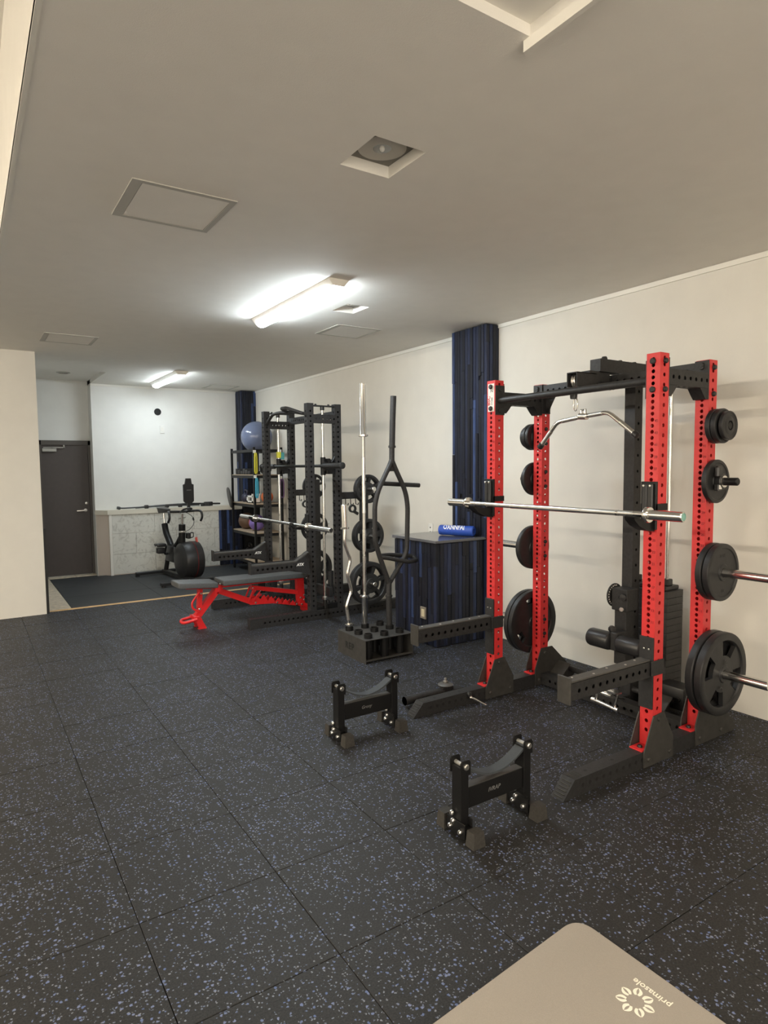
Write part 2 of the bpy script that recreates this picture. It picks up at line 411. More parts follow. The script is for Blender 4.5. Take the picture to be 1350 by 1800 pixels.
# floor: slab with single rubber tiles as far as the frame sees them
fb = M(); fb.box((X0, Y0, -.06), (XW, Y1, -.014)); floor = struct(fb.build('floor', FARMAT))
TX, TY, TS = .4255, 2.1967, .5
cache = {}
def tile(x0, x1, y0, y1, m, name, gap=.0012, h=.013):
    k = (round(x1-x0, 3), round(y1-y0, 3), m.name)
    if k not in cache:
        w_, l_ = (x1-x0)/2-gap, (y1-y0)/2-gap
        me = bpy.data.meshes.new(name)
        mbb = M().box((-w_, -l_, -h), (w_, l_, 0), .0015)
        me.from_pydata(mbb.v, [], mbb.f); me.update(); me.materials.append(m); cache[k] = me
    o = bpy.data.objects.new(name, cache[k]); COL.objects.link(o); o.parent = floor
    o.location = ((x0+x1)/2, (y0+y1)/2, random.uniform(-.0006, .0006)); o.rotation_euler = (random.uniform(-.0008, .0008), random.uniform(-.0008, .0008), random.uniform(-.0015, .0015))
    return o
for i in range(-2, 8):
    for j in range(-4, 12):
        x0, x1, y0, y1 = TX+i*TS, min(TX+(i+1)*TS, XW), TY+j*TS, min(TY+(j+1)*TS, 7.735)
        if y1-y0 > .02 and x1-x0 > .02: tile(x0, x1, y0, y1, FLOOR, 'rubber_tile')
rest = M(); rest.box((X0, Y0, -.014), (XW, TY-4*TS-.004, -.0005)); rest.box((X0, TY-4*TS, -.014), (TX-2*TS-.004, YP, -.0005)); rest.box((TX-2*TS, TY+11*TS+.038, -.014), (.66, YP+.01, -.002))
rest.build('rubber_floor_border', FLOOR, floor)
M().box((.66, 7.737, -.014), (3.93, 7.795, .004), .002).build('wood_edging_strip', WOODS, floor)
for i in range(3):
    for j in range(3):
        x0, y0 = .93+i*1.0, 7.80+j*.72
        tile(x0, min(x0+1.0, XW), y0, min(y0+.72, 10.0 if i else 10.12) if j == 2 else y0+.72, FARMAT, 'far_rubber_mat')
for j in range(6):
    tile(.62, .928, 7.80+j*.42, 7.80+(j+1)*.42, TRAV, 'stone_tile', .003)
for i in range(2): tile(.93+i*.35, .93+(i+1)*.35, 10.12, 10.3, TRAV, 'stone_tile', .003)

# door
d = bpy.data.objects.new('door_1', None); COL.objects.link(d); d.location = (1.22, 10.3, 0); ORG['door_1'] = Vector(d.location); struct(d)
fr = M(); fr.box((.875, 10.26, 0), (.915, 10.33, 1.965)); fr.box((1.525, 10.26, 0), (1.568, 10.33, 1.965)); fr.box((.875, 10.26, 1.90), (1.568, 10.33, 1.965))
fr.build('door_frame', DOORF, d)
M().box((.915, 10.285, .006), (1.525, 10.325, 1.90), .002).build('door_leaf', DOORM, d)
hd = M(); hd.cyl((1.462, 10.285, .945), (1.462, 10.235, .945), .011, 10); hd.tube([(1.468, 10.237, .945), (1.40, 10.235, .944), (1.34, 10.240, .942)], [.012, .011, .009], 10); hd.lathe([(.025, 0), (.025, .006), (.018, .009)], (1.462, 10.285, .945), (0, -1, 0), 16)
hd.build('lever_handle', ZINC, d)
M().lathe([(.020, 0), (.020, .008), (.012, .012)], (1.478, 10.285, 1.05), (0, -1, 0), 16).build('door_lock', ZINC, d)
dc = M(); dc.box((.925, 10.235, 1.80), (1.11, 10.285, 1.85), .006); dc.box((1.05, 10.245, 1.855), (1.22, 10.26, 1.868)); dc.box((1.20, 10.245, 1.855), (1.215, 10.285, 1.90)); dc.box((.94, 10.245, 1.855), (1.06, 10.255, 1.866))
dc.build('door_closer', ALU, d)

# ------------------------------------------------------------------ ceiling fittings
def lamp(name, x0, x1, y0, y1, m, label, ZC=ZC):
    t = T(name, label, 'ceiling light', ((x0+x1)/2, (y0+y1)/2, ZC), 'fluorescent ceiling lights')
    cx, w2 = (x0+x1)/2, (x1-x0)/2
    b = M(); b.prism([(cx-w2, ZC), (cx-w2, ZC-.006), (cx-w2*.55, ZC-.045), (cx+w2*.55, ZC-.045), (cx+w2, ZC-.006), (cx+w2, ZC)], 1, y0, y1)
    b.build('lamp_base', TRIMW, t)
    pr = [(cx+w2*.60*math.cos(a), ZC-.042-.030*math.sin(a)) for a in [math.pi*k/10 for k in range(11)]]
    c = M(); c.prism(pr, 1, y0+.05, y1-.03); c.build('lamp_cover', m, t)
    return t
lamp('ceiling_light', 2.036, 2.184, 3.745, 5.09, TUBE_MID, 'long lit white ceiling lamp in the middle of the ceiling, the larger one')
lamp('ceiling_light', 2.268, 2.436, 8.24, 9.58, TUBE_FAR, 'small-looking lit white ceiling lamp near the far back wall')
lamp('ceiling_light', 2.036, 2.184, -.85, .50, TUBE_NEAR, 'lit white ceiling lamp above and behind the camera')
for k, (ya, tx_) in enumerate(((-.3, 'first'), (2.1, 'second'), (4.5, 'third'))):
    t = lamp('ceiling_light', -3.68, -3.53, ya, ya+1.35, TUBE_BAY, tx_+' of three hanging lamps in the high bay left of the camera', 2.80)
    for yy in (ya+.2, ya+1.15): M().cyl((-3.605, yy, 2.795), (-3.605, yy, 3.365 if ya > 1 else 2.80), .008, 8).build('hanging_rod', TRIMW, t)
def hatch(x0, x1, y0, y1, label):
    t = T('ceiling_hatch', label, 'access hatch', ((x0+x1)/2, (y0+y1)/2, ZC), 'square ceiling access hatches')
    f = M(); w_ = .026
    for a in ((x0, x1, y0, y0+w_), (x0, x1, y1-w_, y1), (x0, x0+w_*1.7, y0+w_, y1-w_), (x1-w_, x1, y0+w_, y1-w_)): f.box((a[0], a[2], ZC-.005), (a[1], a[3], ZC+.001))  # real frame bars; left bar widened to stand in for the recessed panel's shading
    f.build('hatch_frame_and_shade', HGREY, t)
    M().box((x0+w_*1.7+.003, y0+w_+.003, ZC-.004), (x1-w_-.003, y1-w_-.003, ZC+.001)).build('hatch_panel', CEIL, t)
hatch(.65, 1.114, 2.918, 3.376, 'grey framed square ceiling hatch nearest the camera, left side')
hatch(2.755, 3.20, 4.905, 5.348, 'thin framed square ceiling hatch right beyond the big lamp')
hatch(.65, 1.105, 6.53, 6.98, 'grey framed square ceiling hatch above the white partition at left')
hatch(3.08, 3.53, 9.35, 9.80, 'thin framed ceiling hatch in the far corner beside the blue column')
for k, h in enumerate(DL):
    x0, x1, y0, y1 = h; cx, cy = (x0+x1)/2, (y0+y1)/2
    t = T('recessed_downlight', ['square recessed downlight with round grey plate nearest the camera', 'small square recessed downlight beside the big lit lamp'][k], 'downlight', (cx, cy, ZC), 'recessed downlights')
    M().box((x0, y0, ZC+.048), (x1, y1, ZC+.056)).build('housing_plate', DLG, t)
    r = .098 if k == 0 else .08
    dd = M(); dd.lathe([(.036, .0), (r-.004, .0), (r, -.003), (r, -.010), (.036, -.010), (.036, 0)], (cx, cy, ZC+.047), (0, 0, 1), 32); dd.f = [tuple(q) for q in dd.f if len(q) == 4]
    dd.build('trim_disc', DLD, t)
    M().lathe([(.037, -.0102), (.034, -.006), (.024, -.001), (.0, .0004)], (cx, cy, ZC+.047), (0, 0, 1), 24).build('reflector', CHROME, t)
    M().sphere((cx, cy, ZC+.036), .011, 12).build('bulb', WHITE, t)
tag(M().lathe([(.085, 0), (.085, -.006), (.06, -.012), (.06, 0)], (1.15, 9.50, 2.83), (0, 0, 1), 24).build('lobby_downlight', HGREY, org=(1.15, 9.5, 2.83)), 'round unlit downlight in the low ceiling before the brown door', 'downlight')
vh = T('vent_hole', 'round dark vent hole high on the far white wall', 'vent', (2.484, YB, 2.405))
M().lathe([(.052, 0), (.052, .006), (.043, .006), (.043, -.03), (0, -.03)], (2.484, YB-.001, 2.405), (0, -1, 0), 24).build('rim', STEELB, vh)
sw = T('wall_switch', 'white switch plate on the far wall below the round vent', 'switch', (2.543, YB, 2.141))
M().box((2.508, YB-.01, 2.082), (2.578, YB, 2.20), .003).build('cover_plate', WHITE, sw); M().box((2.525, YB-.014, 2.11), (2.561, YB-.009, 2.172), .002).build('rocker', TRIMW, sw)
def outlet(c, label):
    t = T('wall_outlet', label, 'outlet', c); x, y, z = c
    M().box((x-.009, y-.035, z-.06), (x, y+.035, z+.06), .003).build('cover_plate', WHITE, t)
    for dz in (-.025, .02): M().box((x-.0105, y-.008, z+dz-.006), (x-.0085, y+.008, z+dz+.006)).build('socket_slot', BLACKP, t)
outlet((XW, 7.38, .785), 'white outlet on the right wall seen through the black rack')
outlet((XW, 5.19, .90), 'white outlet low on the right wall left of the blue roll')

# ------------------------------------------------------------------ plank columns, cabinet, counter
def planks(parent, ax, face, sgn, a0, a1, z0, z1, n, cuts, tk=.014):
    """vertical strips on a plane: ax 0 = plane x=face (strips along y), ax 1 = plane y=face (strips along x)"""
    wdt = (a1-a0)/n
    for i in range(n):
        zs = [z0]+sorted(random.uniform(z0+.15*(z1-z0), z1-.08*(z1-z0)) for _ in range(random.choice(cuts)))+[z1+random.uniform(-.004, .0)]
        for k in range(len(zs)-1):
            if zs[k+1]-zs[k] < .04: continue
            t = tk+random.uniform(-.004, .004); lo, hi = a0+i*wdt+.0018, a0+(i+1)*wdt-.0018
            b = M()
            p, q = sorted((face-sgn*.006, face+sgn*t))
            if ax == 0: b.box((p, lo, zs[k]+.001), (q, hi, zs[k+1]-.001), .0012)
            else: b.box((lo, p, zs[k]+.001), (hi, q, zs[k+1]-.001), .0012)
            b.build('plank', PLANK, parent)
col = T('plank_column', 'tall wall column clad in blue-stained vertical planks behind the red rack', 'column', (3.89, 4.43, 0))
M().box((3.832, 4.212, .0), (XW, 4.652, ZC-.004)).build('column_core', STEELB, col)
planks(col, 0, 3.832, -1, 4.198, 4.668, .0, ZC-.006, 13, (3, 4, 4, 5))
planks(col, 1, 4.212, -1, 3.818, XW-.001, .935, ZC-.006, 4, (2, 3))
cb = T('plank_cabinet', 'low cabinet clad in blue-stained vertical planks with a dark glossy top', 'cabinet', (3.55, 4.54, 0))
M().box((3.30, 4.245, .0), (3.817, 4.85, .893)).build('cabinet_body', STEELB, cb)
planks(cb, 0, 3.30, -1, 4.232, 4.852, .004, .890, 15, (1, 1, 2, 2))
planks(cb, 1, 4.245, -1, 3.287, 3.817, .004, .890, 13, (1, 1, 2))
M().box((3.268, 4.215, .893), (XW-.002, 4.87, .917), .003).build('cabinet_top', CTOP, cb)
pl = M().box((3.274, 4.37, .222), (3.286, 4.448, .325), .002).build('outlet_plate', BRASS, cb); M().box((3.270, 4.385, .242), (3.275, 4.425, .307), .001).build('socket_insert', CREAM, pl)
# far column + shelf corner
fc = T('plank_column', 'far corner wall column clad in blue-stained planks behind the shelf', 'column', (3.84, 9.9, 0))
M().box((3.725, 9.815, 0), (XW, YB, ZC-.004)).build('column_core', STEELB, fc)
planks(fc, 0, 3.725, -1, 9.80, YB-.001, .93, ZC-.006, 7, (1, 2))
planks(fc, 1, 9.815, -1, 3.712, XW-.001, .93, ZC-.006, 6, (1, 2, 2))
# counter
ct = T('counter', 'low half-wall counter faced with pale veined stone panels under a wooden top', 'counter', (2.6, 9.95, 0))
M().prism([(1.72, 9.88), (3.70, 9.88), (3.70, 10.045), (1.562, 10.045)], 2, 0, .888).build('counter_core', COUNTE, ct)
M().prism([(1.688, 9.852), (3.71, 9.852), (3.71, 10.048), (1.562, 10.048), (1.545, 10.03)], 2, .888, .952).build('counter_top', COUNT, ct)
M().box((1.705, 9.858, 0), (1.745, 9.884, .888), .002).build('corner_post', TRIMW, ct)
zs = (.012, .305, .608, .886)
for r_ in range(3):
    xs = [1.746]+[x for x in ((2.34, 2.93) if r_ != 1 else (2.07, 2.66, 3.25))]+[3.325]
    for k in range(len(xs)-1): M().box((xs[k]+.0015, 9.866, zs[r_]+.0015), (xs[k+1]-.0015, 9.882, zs[r_+1]-.0015), .0015).build('stone_panel', STONE, ct)
planks(ct, 1, 9.88, -1, 3.328, 3.708, .004, .886, 9, (0, 1, 1))

# ================================================================== RED POWER RACK
rk = T('power_rack', 'red and black power rack with hole-punched uprights standing by the right wall', 'power rack', (2.95, 2.55, 0))
YR, YL, XF, XB, UW, UT = 1.925, 3.10, 2.893, 3.328, .075, 2.095
frz = [1.765+.03*k for k in range(-48, 11)] + [.269, .22, .171]; frz = sorted(z for z in frz if z < 2.075)
sdz = [1.987-.05*k for k in range(0, 38)]+[2.037, 2.07]; sdz = sorted(z for z in sdz if .12 < z < 2.08)
for x in (XF, XB):
    for y in (YR, YL):
        u = M(); u.perf((x, y, .084), 2, UT-.084, UW, UW, [z-.084 for z in sdz], [z-.084 for z in frz], .0102, .004)
        up = lab(u.build('upright', RED, rk, smooth=False), 'red hole-punched steel upright')
        nm = M()
        for k in range(0, 24):
            nv = 45-2*k
            if nv < 5: break
            z = 1.765-.03*2*k-.012
            if (x == XF and .24 < z < .68) or (x == XF and 1.2 < z < 1.47): continue
            text(nm, str(nv), .019, (x-.0006, y+.024, z), (0, -1, 0), (0, 0, 1))
        nm.build('number_print', REDMARK, up, smooth=False)['kind'] = 'stuff'
        fl = M()
        fl.box((x-.085, y+.002, .084), (x+UW+(.06 if x == XB else .0), y+UW-.002, .091)); fb_ = fl.build('base_flange', RED, rk)
        bo = M(); bolt(bo, (x-.05, y+.0375, .091), (0, 0, 1), .013, .012); bo.build('flange_bolt', BOLT, fb_)
# feet
for y in (YR, YL):
    f = M(); f.prism([(2.225, 0), (3.62, 0), (3.62, .083), (2.303, .083)], 1, y, y+UW)
    ft = f.build('foot_beam', STEEL, rk)
    tr = M()
    for k in range(6):
        t0 = .12+k*.14; a = Vector((2.225+.078*t0, 0, .083*t0)); n_ = Vector((-.083, 0, .078)).normalized()
        tr.tube([a+Vector((0, y+.012, 0))+n_*.001, a+Vector((0, y+UW-.012, 0))+n_*.001], .003, 6)
    for k in range(5): tr.tube([(2.315+k*.012, y+.012, .084), (2.315+k*.012, y+UW-.012, .084)], .0022, 6)
    tr.build('tread_pad', FOOTR, ft)
    hb = M()
    for k in range(10):
        xx = 2.36+k*.05
        for yy, dd_ in ((y-.0002, -1), (y+UW+.0002, 1)): hb.lathe([(.0105, .0), (.0, .0004)], (xx, yy, .045), (0, dd_, 0), 10)
    for xx in (2.42, 2.62): hb.lathe([(.009, 0), (0, .0004)], (xx, y+.0375, .0832), (0, 0, 1), 10)
    hb.build('punched_hole', BLACKP, ft)
    for yy in (y-.008, y+UW+.002):
        g = M(); g.prism([(2.813, .002), (3.062, .002), (3.062, .118), (2.978, .262), (2.890, .255), (2.813, .075)], 1, yy, yy+.006)
        s_ = -1 if yy < y else 1
        for (bx, bz) in ((2.93, .235), (2.85, .04), (3.03, .04)): bolt(g, (bx, yy+(0 if s_ < 0 else .006), bz), (0, s_, 0), .011, .01)
        g.build('gusset_plate', GUSSET, rk)
        g = M(); g.prism([(3.276, .002), (3.66, .002), (3.685, .02), (3.60, .112), (3.44, .26), (3.33, .26), (3.272, .118)], 1, yy, yy+.006)
        for (bx, bz) in ((3.365, .225), (3.31, .04), (3.52, .04)): bolt(g, (bx, yy+(0 if s_ < 0 else .006), bz), (0, s_, 0), .011, .01)
        g.build('gusset_plate', GUSSET, rk)
b = M(); b.perf((XB, YR+UW, .008), 1, YL-YR-UW, .075, .075, [.06+.05*k for k in range(20)], [], .0105); b.build('rear_crossmember', STEEL, rk, smooth=False)
# upper beams
for y, s_ in ((YR, -1), (YL, 1)):
    b = M(); b.perf((XF+UW, y, 1.942), 0, XB-XF-UW, .075, .08, [.04+.05*k for k in range(7)], [.04+.05*k for k in range(7)], .0105)
    b.build('side_beam', STEEL, rk, smooth=False)
    for x, side in ((XF, 1), (XB, -1)):
        br = M(); px0 = x+UW if side > 0 else x-.006
        br.box((px0, y-.001, 1.885), (px0+.006, y+UW+.001, 2.075), .001)
        xa = x+UW+.006 if side > 0 else x-.006
        br.prism([(xa, 1.885), (xa, 1.945), (xa+side*.075, 1.945), (xa+side*.045, 1.91), (xa+side*.02, 1.885)], 1, y+.002, y+UW-.002)
        for z in (1.915, 2.055):
            bolt(br, (x+.0375, y-.001 if s_ < 0 else y+UW+.001, z), (0, s_, 0), .014, .014)
            bolt(br, (x-.001 if side > 0 else x+UW+.001, y+.0375, z), (-side, 0, 0), .0155, .012)
            bolt(br, (px0+(.006 if side > 0 else 0), y+.0375, z), (side, 0, 0), .012, .01)
        br.build('beam_bracket', STEEL, rk)
b = M(); b.perf((XB, YR+UW, 2.008), 1, YL-YR-UW, .078, .075, [.05+.05*k for k in range(21)], [.05+.05*k for k in range(21)], .0105); b.build('rear_beam', STEEL, rk, smooth=False)
for y, s_ in ((YL, -1), (YR+UW, 1)):
    br = M(); ya = y-.006 if s_ < 0 else y
    br.box((XB-.007, min(y+s_*.004, y-s_*.075), 1.895), (XB-.001, max(y+s_*.004, y-s_*.075), 2.092), .001)
    br.box((XB, ya, 1.895), (XB+UW, ya+.006, 2.092), .001)
    br.prism([(y+s_*.006, 1.90), (y+s_*.006, 2.01), (y+s_*.09, 2.01), (y+s_*.05, 1.945), (y+s_*.03, 1.90)], 0, XB+.03, XB+.036)
    for z in (1.925, 2.068): bolt(br, (XB-.007, y-s_*.0375, z), (-1, 0, 0), .0135, .011); bolt(br, (XB+.0375, y+s_*.006, z), (0, s_, 0), .012, .01)
    br.build('beam_bracket', STEEL, rk)
pb = M(); pb.cyl((2.93, YR+UW+.006, 1.965), (2.93, YL-.006, 1.965), .021, 20); pb.build('pull_up_bar', STEEL, rk)
for y, s_ in ((YR+UW, 1), (YL, -1)):
    pbr = M()
    pbr.box((XF, min(y, y+s_*.006), 1.872), (XF+UW+.004, max(y, y+s_*.006), 2.062), .001)
    for z in (1.90, 2.035): bolt(pbr, (2.93, y+s_*.006, z), (0, s_, 0), .013, .010)
    pbr.build('bar_flange', STEEL, rk)
# sticker on the left front upright
st = M().box((XF-.0012, YL+.008, 1.895), (XF-.0002, YL+.066, 2.075)).build('sticker', LABELW, rk)
tx = M(); text(tx, 'BSC', .036, (XF-.0016, YL+.046, 1.935), (0, 0, 1), (0, 1, 0), bold=.001); tx.build('lettering', REDP, st, smooth=False)
tx = M(); text(tx, 'FITNESS', .014, (XF-.0016, YL+.024, 1.937), (0, 0, 1), (0, 1, 0)); text(tx, 'Z', .03, (XF-.0016, YL+.020, 2.018), (0, 0, 1), (0, 1, 0)); text(tx, 'R', .017, (XF-.0016, YL+.024, 1.915), (0, 0, 1), (0, 1, 0)); tx.build('lettering', BLACKP, st, smooth=False)
# safety arms and j-cups
for y in (YR, YL):
    a = M(); a.perf((2.275, y+.003, .462), 0, 2.885-2.275, .069, .080, [], [.055+.05*k for k in range(11)], .0105)
    a.box((2.879, y-.002, .290), (2.889, y+UW+.002, .662), .001)
    for yy in (y-.010, y+UW+.002): a.box((2.862, yy, .468), (2.965, yy+.008, .545), .002)
    arm = a.build('safety_arm', STEEL, rk, smooth=False)
    M().box((2.262, y-.001, .445), (2.272, y+UW+.001, .573), .002).build('end_plate', GUSSET, arm)
    l = M(); l.box((2.274, y+.008, .542), (2.876, y+UW-.008, .551), .002); l.build('top_liner', LINER, arm)
    sc = M()
    for k, xx in enumerate((2.33, 2.46, 2.58, 2.70, 2.80)): bolt(sc, (xx, y+(.028 if k % 2 else .047), .551), (0, 0, 1), .006, .002)
    for zz in (.60,): bolt(sc, (2.879, y+.022, zz), (-1, 0, 0), .005, .002); bolt(sc, (2.879, y+.05, zz), (-1, 0, 0), .005, .002)
    sc.build('liner_screw', ZINC, arm)
    j = M(); yc = y+.0375
    j.box((2.873, yc-.043, 1.215), (2.889, yc+.043, 1.456), .002)
    j.prism([(2.735, 1.292), (2.722, 1.286), (2.728, 1.270), (2.765, 1.240), (2.83, 1.213), (2.889, 1.205), (2.889, 1.262), (2.80, 1.272), (2.758, 1.278)], 1, yc-.028, yc+.028)
    for yy in (yc-.043, yc+.037): j.box((2.873, yy-.0, 1.31), (2.972, yy+.006, 1.345), .001)
    jc = j.build('j_cup', STEELB, rk)
    jl = M(); jl.box((2.858, yc-.032, 1.275), (2.873, yc+.026, 1.446), .004); jl.box((2.852, yc-.004, 1.275), (2.860, yc+.006, 1.44), .002)
    jl.build('cup_liner', PLAST, jc)
    bb = M(); bolt(bb, (2.858, yc-.018, 1.436), (-1, 0, 0), .006, .003); bolt(bb, (2.858, yc+.018, 1.436), (-1, 0, 0), .006, .003); bb.build('liner_screw', ZINC, jc)
# storage pegs
for y, s_ in ((YR, -1), (YL+UW, 1)):
    for z, L_, m_, r_ in ((.412, .325, CHROME, .0245), (.962, .37, CHROME, .0245), (1.448, .14, STEELB, .021), (1.742, .09, STEELB, .021)):
        pg = M(); pg.box((XB+.002, min(y, y+s_*.009), z-.075), (XB+UW-.002, max(y, y+s_*.009), z+.075), .002); pg.lathe([(r_, .0), (r_, L_-.004), (r_-.004, L_), (0, L_)], (XB+.0375, y+s_*.009, z), (0, s_, 0), 24)
        pg.build('storage_peg', m_, rk)
        bt = M()
        for zz in (z-.05, z+.05): bolt(bt, (XB+.0375, y-s_*(UW+.0), zz), (0, -s_, 0), .013, .011)
        bt.build('peg_bolt', BOLT, rk)
# ------------------------------------------------------------------ weight plates
def plate_mesh(mb, Rr, t, nsl, half, rin, rout, bore=.0255, hub=.048, web=.30, phase=0, n=48):
    """disc on local Y axis with through slots; t = thickness"""
    zr = [(bore, t/2), (hub-.006, t/2), (hub, t/2*.75), (rin, t/2*web+t*.12), (rout, t/2*web+t*.12), (rout+.006, t/2*.9), (Rr-.010, t/2), (Rr-.002, t/2*.86), (Rr, t/2*.6)]
    if nsl == 0: zr = [(bore, t/2), (hub-.006, t/2), (hub, t/2*.72), (rin, t/2*.72), (rout, t/2*.72), (rout+.004, t/2), (Rr-.008, t/2), (Rr-.002, t/2*.86), (Rr, t/2*.6)]
    m = len(zr); V_ = []; F_ = []
    for side in (1, -1):
        for (r, h) in zr:
            for k in range(n):
                a = 2*math.pi*k/n; V_.append(Vector((r*math.cos(a), -side*h, r*math.sin(a))))
    def slot(k):
        if not nsl: return False
        a = (math.degrees(2*math.pi*(k+.5)/n)-phase) % (360/nsl)
        return a < half or a > 360/nsl-half
    for sd in (0, 1):
        o = sd*m*n
        for i in range(m-1):
            for k in range(n):
                l = (k+1) % n
                if i == 3 and slot(k): continue
                q = (o+i*n+k, o+i*n+l, o+(i+1)*n+l, o+(i+1)*n+k)
                F_.append(q[::-1] if sd == 0 else q)
    F_ = [q[::-1] for q in F_]
    o = m*n
    for k in range(n):
        l = (k+1) % n
        F_.append(((m-1)*n+k, o+(m-1)*n+k, o+(m-1)*n+l, (m-1)*n+l))
        F_.append((l, o+l, o+k, k))
        if slot(k):
            F_.append((3*n+k, o+3*n+k, o+3*n+l, 3*n+l)); F_.append((4*n+l, o+4*n+l, o+4*n+k, 4*n+k))
            for kk, fl in ((k, not slot((k-1) % n)), (l, not slot(l))):
                if fl: F_.append((3*n+kk, 4*n+kk, o+4*n+kk, o+3*n+kk))
    mb.add(V_, F_); return mb
PROTO = {}
def plate(kind, c, label, group, rot=0, m=RUBBER, rad=None, face=1):
    x, y, z = c
    if kind not in PROTO:
        mb = M()
        if kind == 'large': plate_mesh(mb, .226, .045, 4, 24, .100, .180)
        elif kind == 'large_tri': plate_mesh(mb, .226, .040, 3, 14, .13, .175)
        elif kind == 'medium': plate_mesh(mb, .155, .036, 0, 0, .07, .128)
        elif kind == 'ten': plate_mesh(mb, .117, .030, 0, 0, .06, .096)
        elif kind == 'small': plate_mesh(mb, .092, .030, 0, 0, .05, .078)
        elif kind == 'tiny': plate_mesh(mb, .077, .026, 0, 0, .045, .064)
        elif kind == 'grip_large': plate_mesh(mb, .226, .048, 6, 20, .105, .176, hub=.055)
        elif kind == 'grip_mid': plate_mesh(mb, .178, .040, 5, 22, .080, .140)
        elif kind == 'grip_small': plate_mesh(mb, .150, .036, 6, 20, .068, .118)
        me = bpy.data.meshes.new('weight_plate'); me.from_pydata(mb.v, [], mb.f); me.update(); _prep(me); me.materials.append(m); PROTO[kind] = me
    o = bpy.data.objects.new('weight_plate', PROTO[kind]); COL.objects.link(o); o.location = c
    o.rotation_euler = (0, R(rot), 0 if face > 0 else math.pi); ORG[o.name] = Vector(c)
    return tag(o, label, 'weight plate', group)
GR, GL = 'weight plates on the right of the red rack', 'weight plates on the left of the red rack'
XP = XB+.0375
plate('large', (XP, 1.890, .412), 'big black grip weight plate on the low right peg, inner one touching the red upright', GR, 8)
p_ = plate('large', (XP, 1.840, .412), 'big black grip weight plate on the low right peg, outer one facing the camera', GR, 20)
tx = M(); text(tx, '20', .034, (-.035, -.0232, .052), (1, 0, 0), (0, 0, 1)); text(tx, 'KG', .022, (-.02, -.0232, -.085), (1, 0, 0), (0, 0, 1)); ORG[p_.name] = Vector((0, 0, 0)); tx.build('raised_lettering', IRON, p_, smooth=False)
plate('medium', (XP, 1.895, .962), 'medium plain weight plate on the right chrome peg, inner one', GR)
p_ = plate('medium', (XP, 1.855, .962), 'medium plain weight plate on the right chrome peg above the big plates', GR)
tx = M(); text(tx, '10', .030, (-.02, -.0135, -.108), (1, 0, 0), (0, 0, 1)); text(tx, 'BULL', .026, (-.035, -.0135, .082), (1, 0, 0), (0, 0, 1)); ORG[p_.name] = Vector((0, 0, 0)); tx.build('raised_lettering', IRON, p_, smooth=False)
plate('ten', (XP, 1.897, 1.448), 'thin weight plate held by a black collar on the right red upright', GR)
plate('small', (XP, 1.902, 1.742), 'small weight plate at the top right of the rack, innermost of its stack', GR)
plate('small', (XP, 1.871, 1.742), 'small weight plate at the top right of the rack, middle of its stack', GR)
plate('tiny', (XP, 1.838, 1.742), 'smallest weight plate at the top right of the rack, outermost of its stack', GR)
plate('large_tri', (XP, 3.212, .425), 'big black weight plate with small holes low on the left peg, inner one', GL, 40, face=-1)
plate('large_tri', (XP, 3.256, .425), 'big black weight plate low on the left peg, outer one away from the upright', GL, 40, face=-1)
plate('medium', (XP, 3.215, .962), 'medium weight plate on the left chrome peg of the red rack', GL, face=-1)
plate('ten', (XP, 3.205, 1.448), 'thin weight plate on the upper left of the red rack, inner one', GL, face=-1)
plate('small', (XP, 3.235, 1.448), 'small weight plate in front of the thin one on the upper left peg', GL, face=-1)
plate('small', (XP, 3.200, 1.742), 'small weight plate at the top left of the rack, innermost of its stack', GL, face=-1)
plate('small', (XP, 3.231, 1.742), 'small weight plate at the top left of the rack, middle of its stack', GL, face=-1)
plate('tiny', (XP, 3.262, 1.742), 'smallest weight plate at the top left of the rack, outermost of its stack', GL, face=-1)
cl = T('barbell_collar', 'black clamp collar with a white sticker on the right peg', 'collar', (XP, 1.862, 1.448))
c_m = M(); c_m.lathe([(.024, 0), (.040, 0), (.042, .004), (.042, .026), (.038, .030), (.024, .030)], (XP, 1.88, 1.448), (0, -1, 0), 24); c_m.box((XP-.052, 1.852, 1.40), (XP-.012, 1.878, 1.435), .004); c_m.box((XP-.055, 1.852, 1.47), (XP-.005, 1.878, 1.53), .008)
c_m.build('clamp_ring', PLAST, cl); M().box((XP-.046, 1.8508, 1.408), (XP-.020, 1.8522, 1.430)).build('sticker', LABELW, cl)
M().lathe([(.028, 0), (.032, 0), (.032, .003), (.028, .003)], (XP, 1.85, 1.448), (0, -1, 0), 24).build('wire_ring', ZINC, cl)
# barbell on the red rack
def barbell(x, z, ya, yb, ca, cb_, rs, rr_, label, mat_, endcap):
    t = T('barbell', label, 'barbell', (x, (ya+yb)/2, z))
    s = M(); s.cyl((x, ca, z), (x, cb_, z), rr_, 16); s.build('shaft', KNURL, t)
    mid = (ca+cb_)/2; L_ = cb_-ca
    for a, b2 in ((-.20, .20), (-.49, -.44), (.44, .49), (-.372, -.362), (.362, .372)): M().lathe([(rr_+.0012, 0), (rr_+.0012, (b2-a)*L_)], (x, mid+a*L_, z), (0, 1, 0), 24).build('smooth_section', CHROME, t)
    for c0, e0, s_ in ((ca, ya, -1), (cb_, yb, 1)):
        sl = M(); L2 = abs(e0-c0)
        sl.lathe([(rr_, -.012), (rs+.013, -.012), (rs+.014, -.010), (rs+.014, .006), (rs+.012, .009), (rs, .010), (rs, L2-.003), (rs-.003, L2), (rs-.006, L2), (rs-.006, L2-.003), (0, L2-.003)], (x, c0, z), (0, s_, 0), 28)
        slv = sl.build('sleeve', mat_, t)
        M().lathe([(rs-.0065, 0), (0, .0005)], (x, c0+s_*(L2-.0026), z), (0, s_, 0), 20).build('end_cap', endcap, slv)
    return t
